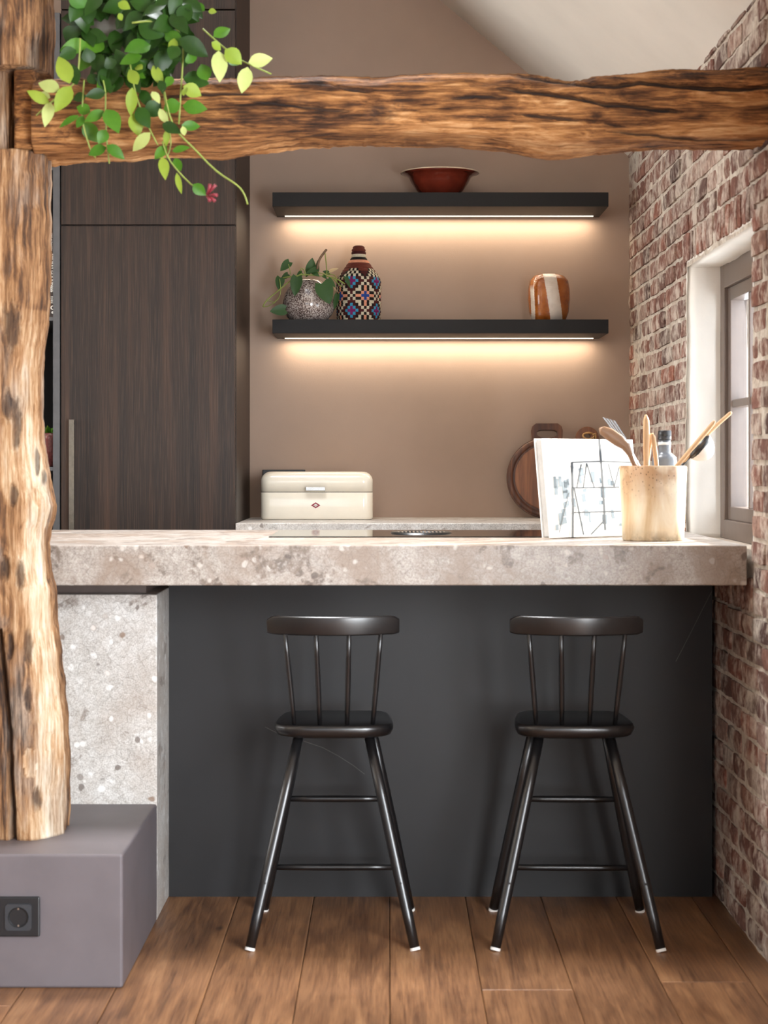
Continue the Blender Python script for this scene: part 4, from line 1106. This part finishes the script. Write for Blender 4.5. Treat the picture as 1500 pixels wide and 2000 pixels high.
for k2 in range(9):
    a = PI/2*k2/8; lr.append(rrect(bw-0.034*(1-math.cos(a)), hd-0.034*(1-math.cos(a)), 0.034, bh-0.034+0.034*math.sin(a)))
lid = build('lid', MB().rings(lr), 'enamel', br, local=True, smooth=True)
hxc = (616-618)*DBX/F
hm = MB(); hw_ = 0.034
hm.box(hxc-hw_, hxc+hw_, -hd-0.016, -hd-0.010, zs_+0.004, zs_+0.018); hm.box(hxc-hw_, hxc-hw_+0.004, -hd-0.012, -hd+0.002, zs_+0.002, zs_+0.018); hm.box(hxc+hw_-0.004, hxc+hw_, -hd-0.012, -hd+0.002, zs_+0.002, zs_+0.018)
build('handle', hm, 'steel', lid, local=True, bevel=0.002)
lg = Vector((hxc+0.001, -hd-0.0006, bh*0.30))
def rhomb(w, h, y): return MB().add([(lg.x-w, y, lg.z), (lg.x, y, lg.z-h), (lg.x+w, y, lg.z), (lg.x, y, lg.z+h)], [(0, 1, 2, 3)])
b_ = build('badge', rhomb(0.0175, 0.0110, lg.y), 'logo_white', br, local=True)
build('badge_field', rhomb(0.0166, 0.0104, lg.y-0.0003), 'logo_red', b_, local=True)
build('badge_centre', rhomb(0.0088, 0.0054, lg.y-0.0005), 'logo_white', b_, local=True)
text_mesh('badge_lettering', 'WESCO', 0.0040, 'logo_red', b_, (lg.x, lg.y-0.0012, lg.z), (PI/2, 0, 0), 0.0)
# double socket on the wall behind it
ws = thing('wall_socket', (-0.375, YB, 1.04), 'black wall socket plate half hidden behind the bread box', 'socket')
build('cover_plate', MB().box((513-CX)*YB/F, (596.5-CX)*YB/F, YB-0.010, YB, 1.042, zpx(917.5, YB)), 'socket_black', ws, bevel=0.002)
for xx in (-0.415, -0.338): build('socket_insert', MB().lathe([(0.021, 0), (0.019, 0.006)], 24, (0,0,0)), 'shelf_black', ws).matrix_local = Matrix.Translation(Vector((xx-ws.location.x, -0.010, 0.042))) @ Matrix.Rotation(PI/2, 4, 'X')

# ------------------------------------------------------------------ cutting boards leaning on the back wall
def disc_board(name, label, px, top_py, rad, hcx, hw_, hh, D, lean, mat):
    pass
Db = 6.575
rb_ = thing('cutting_board', ((1070-CX)*Db/F, Db-0.012, TOP), 'round dark walnut chopping board with loop handle leaning on the back wall', 'cutting board', rot=(math.radians(-8), 0, 0))
Rr = 80*Db/F; th_ = 0.02
n = 56; hh0 = 0.0
prof_o = []
aH = math.asin(30/80)           # handle half-angle
for k2 in range(n+1):
    a = PI/2 + aH + (2*PI-2*aH)*k2/n; prof_o.append((Rr*math.cos(a), Rr*math.sin(a)))
s_ = Db/F
topY = 107*s_; hw2 = 31*s_
prof_o += [(hw2*1.0, topY-14*s_), (hw2*0.93, topY-6*s_), (hw2*0.70, topY), (-hw2*0.70, topY), (-hw2*0.93, topY-6*s_), (-hw2*1.0, topY-14*s_)]
def board_mesh(outer, hole, th):
    bm = bmesh.new()
    def loop(pts): 
        vs = [bm.verts.new((x, 0, z)) for x, z in pts]; return [bm.edges.new((vs[i], vs[(i+1) % len(vs)])) for i in range(len(vs))]
    es = loop(outer) + (loop(hole) if hole else [])
    bmesh.ops.triangle_fill(bm, use_beauty=True, use_dissolve=False, edges=es)
    g = bmesh.ops.extrude_face_region(bm, geom=bm.faces[:])
    bmesh.ops.translate(bm, verts=[v for v in g['geom'] if isinstance(v, bmesh.types.BMVert)], vec=(0, th, 0))
    mb = MB(); bm.verts.ensure_lookup_table(); bm.verts.index_update()
    mb.add([v.co.copy() for v in bm.verts], [tuple(v.index for v in f.verts) for f in bm.faces]); bm.free(); return mb
hole = []
for k2 in range(24):
    a = 2*PI*k2/24; ca, sa = math.cos(a), math.sin(a)
    hole.append((20*s_*math.copysign(abs(ca)**0.55, ca), topY-20*s_+7*s_*math.copysign(abs(sa)**0.7, sa)))
mb = board_mesh(prof_o, hole, th_)
for v in mb.v: v.z += Rr
bo_ = build('board', mb, 'walnut', rb_, local=True, bevel=0.003)
n = 60; rg0 = lambda r, y: [Vector((r*math.cos(2*PI*k/n), y, Rr + r*math.sin(2*PI*k/n))) for k in range(n)]
build('raised_face', MB().rings([rg0(Rr*0.80, 0.001), rg0(Rr*0.80, -0.003), rg0(Rr*0.78, -0.004)]), 'walnut_light', bo_, local=True)
build('outer_lip', MB().rings([rg0(Rr*0.985, 0.002), rg0(Rr*0.975, -0.004), rg0(Rr*0.86, -0.005), rg0(Rr*0.845, 0.001)], cap=False), 'walnut', bo_, local=True, smooth=True)
D2 = 6.622
b2 = thing('paddle_board', ((1147-CX)*D2/F, D2-0.012, TOP), 'small wooden paddle board with rope loop, mostly behind the white book', 'cutting board', rot=(math.radians(-2.5), 0, 0))
s_ = D2/F; hgt = (1011-833)*s_
out = [(-0.085, 0.0), (0.085, 0.0), (0.085, hgt*0.62), (0.07, hgt*0.70), (0.042, hgt*0.76)]
for k2 in range(17):
    a = -0.3 + (PI+0.6)*k2/16; out.append((0.042*math.cos(a), hgt-0.042 + 0.042*math.sin(a)))
out += [(-0.042, hgt*0.76), (-0.07, hgt*0.70), (-0.085, hgt*0.62)]
hole = [(0.012*math.cos(2*PI*k/16), hgt-0.036+0.010*math.sin(2*PI*k/16)) for k in range(16)]
build('board', board_mesh(out, hole, 0.018), 'walnut_light', b2, local=True, bevel=0.002)
rp = [Vector((0.020*math.cos(t)+0.004, -0.006+0.004*math.sin(3*t), hgt-0.034+0.011*math.sin(t))) for t in [2*PI*k/20 for k in range(20)]]
ro_ = MB().tube(rp+[rp[0]], 0.0036, 8)
ro_.tube([(0.020, -0.008, hgt-0.030), (0.028, -0.010, hgt-0.026), (0.030, -0.008, hgt-0.038), (0.026, -0.006, hgt-0.060)], 0.0036, 8)
build('rope_loop', ro_, 'rope', b2, local=True, smooth=True)

# ------------------------------------------------------------------ white picture book on a stand
wb = thing('picture_book', (0.418, 4.762, TOP+0.0032), 'large white photo book propped upright on the island worktop', 'book', rot=(math.radians(0), 0, math.radians(38)))
W_, H_, T_ = 0.335, 0.257, 0.030
ln = math.tan(math.radians(7))
def sh(x, y, z): return Vector((x, y + z*ln, z))
def shbox(x0, x1, y0, y1, z0, z1):
    m = MB().box(x0, x1, y0, y1, z0, z1); m.v = [sh(v.x, v.y, v.z) for v in m.v]; return m
build('front_cover', shbox(0, W_, 0, 0.003, 0, H_), 'paper_white', wb, local=True, bevel=0.0008)
build('back_cover', shbox(0, W_, T_-0.003, T_, 0, H_), 'paper_white', wb, local=True)
pg = None
for k2 in range(6): build('page_section', shbox(0.004, W_-0.004, 0.0035+k2*0.0038, 0.0035+k2*0.0038+0.0031, 0.003, H_-0.003), 'page_grey', wb, local=True)
def stroke(pts, w, mat, y=-0.0006):
    m = MB()
    for (a, b), (c, d) in zip(pts, pts[1:]):
        p, q = Vector((a*W_, 0, b*H_)), Vector((c*W_, 0, d*H_)); dd = (q-p).normalized(); nn = Vector((-dd.z, 0, dd.x))*w*0.9
        m.add([sh(*(p-nn)) + Vector((0, y, 0)), sh(*(q-nn)) + Vector((0, y, 0)), sh(*(q+nn)) + Vector((0, y, 0)), sh(*(p+nn)) + Vector((0, y, 0))], [(0, 1, 2, 3)])
    return m
pm = MB(); rr = random.Random(2)
for pts, w in [([(0.30, 0.76), (0.27, 0.3), (0.24, 0.0)], 0.0045), ([(0.62, 1.0), (0.62, 0.75), (0.61, 0.3), (0.60, 0.06)], 0.0042), ([(0.30, 0.76), (0.62, 0.77), (0.98, 0.76)], 0.0016), ([(0.28, 0.5), (0.8, 0.5)], 0.0016), ([(0.27, 0.25), (0.8, 0.25)], 0.0016),
               ([(0.33, 0.50), (0.40, 0.74)], 0.0022), ([(0.40, 0.5), (0.46, 0.75), (0.52, 0.5)], 0.0022), ([(0.30, 0.5), (0.36, 0.02)], 0.003), ([(0.44, 0.02), (0.60, 0.16)], 0.002), ([(0.70, 0.74), (0.74, 0.5), (0.82, 0.72)], 0.0018), ([(0.1, 0.05), (0.24, 0.45)], 0.0014)]:
    m = stroke(pts, w, '', -0.0008); pm.add(m.v, m.f)
build('cover_print', pm, 'print_black', wb, local=True)['kind'] = 'stuff'
pm = MB()
for k2 in range(34):
    u = rr.uniform(0.08, 0.24) if k2 < 16 else rr.uniform(0.28, 0.8); v = rr.uniform(0.06, 0.55) if k2 < 16 else rr.uniform(0.08, 0.7)
    m = stroke([(u, v), (u+rr.uniform(-0.01, 0.01), v+rr.uniform(0.03, 0.12))], rr.uniform(0.003, 0.010), '', -0.0005); pm.add(m.v, m.f)
build('cover_print', pm, 'print_grey', wb, local=True)['kind'] = 'stuff'
build('stand', shbox(0.08, W_-0.08, T_+0.001, T_+0.006, 0, H_*0.8), 'utensil_wood', wb, local=True)
build('stand_foot', MB().box(0.14, 0.19, T_+0.02, T_+0.085, 0.0, 0.006), 'utensil_wood', wb, local=True)

# ------------------------------------------------------------------ utensil pot and utensils
DC = 4.69
cc = Vector(((1275.5-CX)*DC/F, DC, TOP))
cup = build('utensil_pot', MB().lathe([(0.074, 0), (0.078, 0.003), (0.080, 0.06), (0.083, 0.13), (0.0855, 0.188), (0.084, 0.190), (0.072, 0.190), (0.070, 0.186), (0.066, 0.02), (0.0, 0.02)][:-1], 48, (0,0,0)), 'spalted_wood', smooth=True, origin=(0,0,0), bevel=0.0)
cup.location = cc; tag(cup, 'round pale spalted wood pot holding utensils on the island worktop', 'utensil pot')
def U(cx_, cy_, D=DC): return P(1150+cx_/5, 790+cy_/5, D)
def spatula(name, pts, widths, thick, mat, label, cat, dD=0.0, extra=None):
    """flat tapered stick along pts (px of the close view), wide across the view"""
    ps = [U(a, b, DC+dD+0.012*i/max(1, len(pts)-1)) for i, (a, b) in enumerate(pts)]
    m = MB().tube(ps, [(w/5*DC/F/2, thick) for w in widths], 12, ref=Vector((0, 1, 0)))
    r = build(name, m, mat, smooth=True); tag(r, label, cat, 'kitchen utensils in the wooden pot'); return r
# each shaft ends inside the pot
spatula('wooden_spatula', [(556, 104), (560, 150), (562, 260), (560, 420), (560, 620), (575, 1100)], [22, 56, 66, 60, 50, 40], 0.005, 'utensil_wood', 'upright pale wooden spatula with pointed tip at the middle of the pot', 'spatula', -0.02)
spatula('wooden_stick', [(606, 290), (612, 310), (590, 430), (570, 600), (556, 1080)], [22, 34, 40, 38, 34], 0.005, 'utensil_wood', 'short wooden stick leaning left behind the upright spatula', 'utensil', 0.012)
spatula('wooden_stick', [(618, 286), (630, 320), (650, 470), (665, 620), (690, 1050)], [26, 46, 46, 44, 36], 0.005, 'utensil_wood', 'short wooden stick leaning right beside the bottle', 'utensil', -0.012)
spatula('wooden_spoon', [(110, 235), (130, 250), (200, 290), (290, 350), (360, 405), (405, 490), (450, 600), (560, 1050)], [30, 86, 120, 122, 92, 54, 46, 34], 0.007, 'olive_wood', 'dark olive wood spoon with long oval bowl leaning left out of the pot', 'spoon', -0.03)
spatula('wooden_spoon', [(1228, 160), (1210, 190), (1130, 285), (1010, 425), (860, 600), (640, 1040)], [24, 46, 44, 44, 42, 36], 0.006, 'utensil_wood', 'wooden spoon handle with dark edge leaning right out of the pot', 'spoon', -0.03)
spatula('wooden_fork', [(1392, 75), (1375, 92), (1250, 200), (1130, 320), (930, 560), (680, 1040)], [26, 38, 40, 36, 34, 30], 0.005, 'utensil_wood', 'longest pale wooden handle reaching furthest right towards the window', 'utensil', 0.02)
# slotted steel turner
tr = thing('slotted_turner', U(400, 600), 'steel slotted turner behind the dark wooden spoon', 'turner', 'kitchen utensils in the wooden pot')
tips = [(128, 122), (262, 160)]; ends = [(300, 345), (385, 352)]
for k2 in range(4):
    a0, a1 = k2/4+0.045, (k2+1)/4-0.045
    def L2(t, s): 
        A = Vector(tips[0]).lerp(Vector(tips[1]), t); B = Vector(ends[0]).lerp(Vector(ends[1]), t); return A.lerp(B, s)
    q = [L2(a0, 0.0), L2(a1, 0.0), L2(a1, 0.86), L2(a0, 0.86)]
    v0 = [U(p.x, p.y, DC+0.03) for p in q]; v1 = [p + Vector((0, 0.0015, 0)) for p in v0]
    build('tine', MB().rings([v0, v1]), 'dull_steel', tr)
q = [L2(0, 0.84), L2(1, 0.84), L2(0.8, 1.05), L2(0.2, 1.05)]; v0 = [U(p.x, p.y, DC+0.031) for p in q]
build('blade_neck', MB().rings([v0, [p+Vector((0, 0.0015, 0)) for p in v0]]), 'dull_steel', tr)
build('handle', MB().tube([U(335, 345, DC+0.03), U(420, 480, DC+0.03), U(490, 610, DC+0.025), U(600, 1050, DC)], 0.0045, 10), 'steel', tr, smooth=True)
# ladle: black bowl with pale rim on a thin handle
ld = thing('ladle', U(960, 600), 'black ladle with pale rim hanging out on the window side of the pot', 'ladle', 'kitchen utensils in the wooden pot')
A, B = U(1180, 300, DC+0.03), U(985, 525, DC+0.03); ax = (B-A).normalized(); L_ = (B-A).length
side = Vector((ax.z, 0, -ax.x)); side = side if side.x > 0 else -side
rings = []
for i in range(11):
    t = i/10; hw_ = math.sin(PI*min(0.999, max(0.001, t)))**0.6; ring = []
    for k2 in range(12):
        a = PI*k2/11; ring.append(A + ax*(L_*t) + side*(0.040*hw_*math.sin(a)) + Vector((0, 0.030*hw_*math.cos(a), 0)))
    rings.append(ring)
build('bowl', MB().rings(rings, cap=False), 'paper_white', ld, smooth=True)
build('inner_bowl', MB().rings([[A.lerp(B, t) + side*0.001 + Vector((0, 0.028*math.cos(a)*math.sin(PI*t)**0.6, 0)) + side*(0.016*math.sin(PI*t)**0.6*math.sin(a)) + Vector((0, -0.004, 0)) for a in [2*PI*k/12 for k in range(12)]] for t in [0.02+0.96*i/10 for i in range(11)]]), 'black_plastic', ld, smooth=True)
build('handle', MB().tube([U(1000, 500, DC+0.03), U(940, 560, DC+0.03), U(880, 640, DC+0.02), U(720, 1050, DC)], 0.0042, 10), 'black_plastic', ld, smooth=True)
# bottle behind the pot
DO = 4.95
bt = thing('oil_bottle', ((1298-CX)*DO/F, DO, TOP), 'grey bottle with black screw cap behind the utensil pot', 'bottle')
s_ = DO/F; zb_ = lambda cy_: zpx(790+cy_/5, DO)-TOP
build('bottle_body', MB().lathe([(0.030, 0), (0.033, 0.003), (0.033, zb_(545)), (0.0315, zb_(515)), (0.024, zb_(490)), (0.0172, zb_(470)), (0.0160, zb_(440)), (0.0160, zb_(345))], 32, (0,0,0)), 'bottle_grey', bt, local=True, smooth=True)
build('neck_band', MB().lathe([(0.0170, zb_(395)), (0.0174, zb_(392)), (0.0174, zb_(372)), (0.0170, zb_(369))], 28, (0,0,0)), 'felt', bt, local=True, smooth=True)
build('screw_cap', MB().lathe([(0.0175, zb_(345)), (0.0180, zb_(340)), (0.0180, zb_(315)), (0.0172, zb_(312)), (0.0180, zb_(308)), (0.0180, zb_(262)), (0.0165, zb_(254))], 28, (0,0,0)), 'black_plastic', bt, local=True, smooth=True)

# ------------------------------------------------------------------ trailing plant on the beam
def V(cx_, cy_, D): return P(cx_/2.679, cy_/2.679, D)
HP = Vector((V(640, 0, 4.28).x, 4.285, 2.042))
hp = thing('trailing_plant', HP, 'leafy green trailing plant hanging over the oak beam at the top left', 'potted plant')
build('pot', MB().lathe([(0.060, 0.0), (0.066, 0.005), (0.082, 0.12), (0.084, 0.135), (0.078, 0.135), (0.074, 0.12)], 32, (0,0,0)), 'grey_pot', hp, local=True, smooth=True)
build('soil', MB().lathe([(0.001, 0.122), (0.075, 0.120)], 24, (0,0,0), False, False), 'soil', hp, local=True)
LV = [(365,435,305,290,90,'l'),(312,472,198,428,78,'p'),(258,538,140,474,60,'l'),(264,532,235,660,64,'p'),(372,450,288,582,88,'l'),(262,512,205,484,42,'p'),(400,262,308,302,74,'d'),(402,442,372,330,72,'d'),
 (472,586,400,556,64,'m'),(552,482,448,502,62,'d'),(560,488,512,424,84,'m'),(500,440,470,382,70,'d'),(544,580,442,636,58,'m'),(440,640,512,746,84,'m'),(556,680,516,752,66,'m'),(556,570,622,690,94,'m'),(556,770,460,808,66,'m'),(560,758,652,830,62,'m'),
 (412,602,308,662,42,'m'),(440,608,398,668,46,'m'),(692,458,684,606,64,'l'),(694,592,730,712,84,'l'),(786,694,690,792,66,'p'),(802,400,708,440,92,'d'),(735,470,792,562,62,'d'),(842,540,754,604,92,'d'),(718,560,782,668,82,'d'),
 (795,478,836,538,46,'p'),(800,342,852,452,58,'l'),(834,568,876,652,46,'p'),(870,680,870,768,36,'l'),(942,540,855,572,82,'m'),(955,552,1082,570,78,'m'),(958,408,1098,432,98,'d'),(960,450,1056,500,78,'l'),(950,656,1050,660,56,'m'),
 (848,646,946,694,62,'d'),(956,660,966,712,34,'p'),(872,764,808,832,56,'m'),(900,790,992,768,42,'m'),(850,820,866,936,58,'l'),(916,826,946,896,52,'m'),(924,904,948,1016,34,'l'),(1010,964,1076,1022,62,'m'),
 (1144,264,1152,426,88,'p'),(1300,326,1426,304,76,'p'),(1296,350,1264,486,80,'p'),(1178,258,1266,334,90,'l'),(1108,220,1158,262,48,'l'),(1118,192,1206,144,66,'m'),(940,200,1092,292,102,'d'),(912,198,896,302,52,'l'),
 (724,130,862,186,112,'d'),(930,240,890,310,84,'d'),(1070,56,1014,14,46,'m'),(1090,60,1134,60,40,'l'),(618,14,682,44,56,'l'),(620,70,640,108,34,'l'),(745,360,705,345,46,'l'),(1085,420,1050,330,80,'m'),(1248,340,1196,300,60,'m'),(900,400,870,452,50,'m'),
 (590,360,560,300,70,'d'),(640,400,590,480,78,'d'),(690,330,650,390,80,'d'),(470,330,452,250,76,'d'),(720,440,672,360,66,'l'),(860,470,830,420,50,'d'),(450,500,380,520,58,'d'),(1010,330,985,280,66,'m'),(960,500,975,450,34,'l')]
mm = {'l': 'leaf_lime', 'p': 'leaf_pale', 'd': 'leaf_dark', 'm': 'leaf_mid'}
rl = random.Random(21)
for (a, b, c, d, w, m) in LV:
    D = rl.uniform(4.06, 4.15) - (0.03 if m in 'pl' else 0)
    leaf_mesh('leaf', V(a, b, D), V(c, d, D + rl.uniform(-0.02, 0.02)), w/2.679*D/F, (rl.uniform(-0.35, 0.35), -1, rl.uniform(-0.1, 0.5)), mm[m], hp)
for k2 in range(135):
    a = rl.uniform(400, 980); b = rl.uniform(-70, 400)
    if b > 250 and (a < 450 or a > 900): b -= 180
    if 590 < a < 660 and 20 < b < 120: continue
    L_ = rl.uniform(100, 145); an = rl.uniform(0.15, PI-0.15) if rl.random() < 0.75 else rl.uniform(0, 2*PI); D = rl.uniform(4.10, 4.24)
    if b > 330: D = min(D, 4.14)
    leaf_mesh('leaf', V(a, b, D), V(a+L_*math.cos(an), b+L_*math.sin(an), D-rl.uniform(0, 0.035)), rl.uniform(74, 106)/2.679*D/F, (rl.uniform(-0.6, 0.6), -1, rl.uniform(-0.2, 0.9)), rl.choice(['leaf_dark']*5+['leaf_mid']), hp)
for k2 in range(26):      # behind the beam line and above the frame, so that the plant is round
    a = rl.uniform(0, 2*PI); r_ = rl.uniform(0.05, 0.15); p0 = HP + Vector((math.cos(a)*0.05, math.sin(a)*0.05, 0.13+rl.uniform(0, 0.06)))
    p1 = p0 + Vector((math.cos(a)*r_*0.6, math.sin(a)*r_*0.6, rl.uniform(-0.03, 0.06)))
    leaf_mesh('leaf', p0, p1, 0.045, (0, -0.3, 1), rl.choice(['leaf_dark', 'leaf_dark', 'leaf_mid']), hp)
for pts, r in [([(900, 120), (955, 190), (960, 280), (950, 420), (936, 650)], 0.0022), ([(860, 480), (900, 670), (1010, 770), (1130, 900), (1250, 970), (1282, 1020), (1296, 1070)], 0.0022), ([(850, 740), (880, 840), (1000, 970), (1090, 1030)], 0.0018),
        ([(540, 420), (555, 490), (550, 580), (556, 680), (560, 760), (572, 856)], 0.0018), ([(680, 330), (700, 450), (730, 560), (790, 690), (826, 760)], 0.0018), ([(1060, 150), (1160, 240), (1250, 310), (1300, 335), (1420, 388)], 0.0020), ([(690, 120), (800, 105), (850, 150), (950, 210), (1040, 215)], 0.0024),
        ([(420, 200), (415, 330), (400, 440), (270, 530), (190, 605)], 0.0020), ([(440, 420), (430, 560), (430, 640), (470, 780), (500, 826)], 0.0018), ([(840, 400), (860, 500), (880, 640), (900, 760), (870, 830)], 0.0016)]:
    stem(hp, [V(a, b, 4.10 + 0.004*i) for i, (a, b) in enumerate(pts)], r)
for (a, b, c, d) in [(1082, 1018, 1100, 965), (1088, 1015, 1128, 968), (1090, 1022, 1136, 1022), (1088, 1030, 1124, 1052), (1080, 1026, 1098, 1052)]:
    build('flower', MB().tube([V(a, b, 4.10), V((a+c)/2+3, (b+d)/2-4, 4.095), V(c, d, 4.09)], [0.002, 0.0034, 0.0044], 8), 'flower_red', hp, smooth=True)
print('bricks in view', N_VIS, 'of', len(bricks))
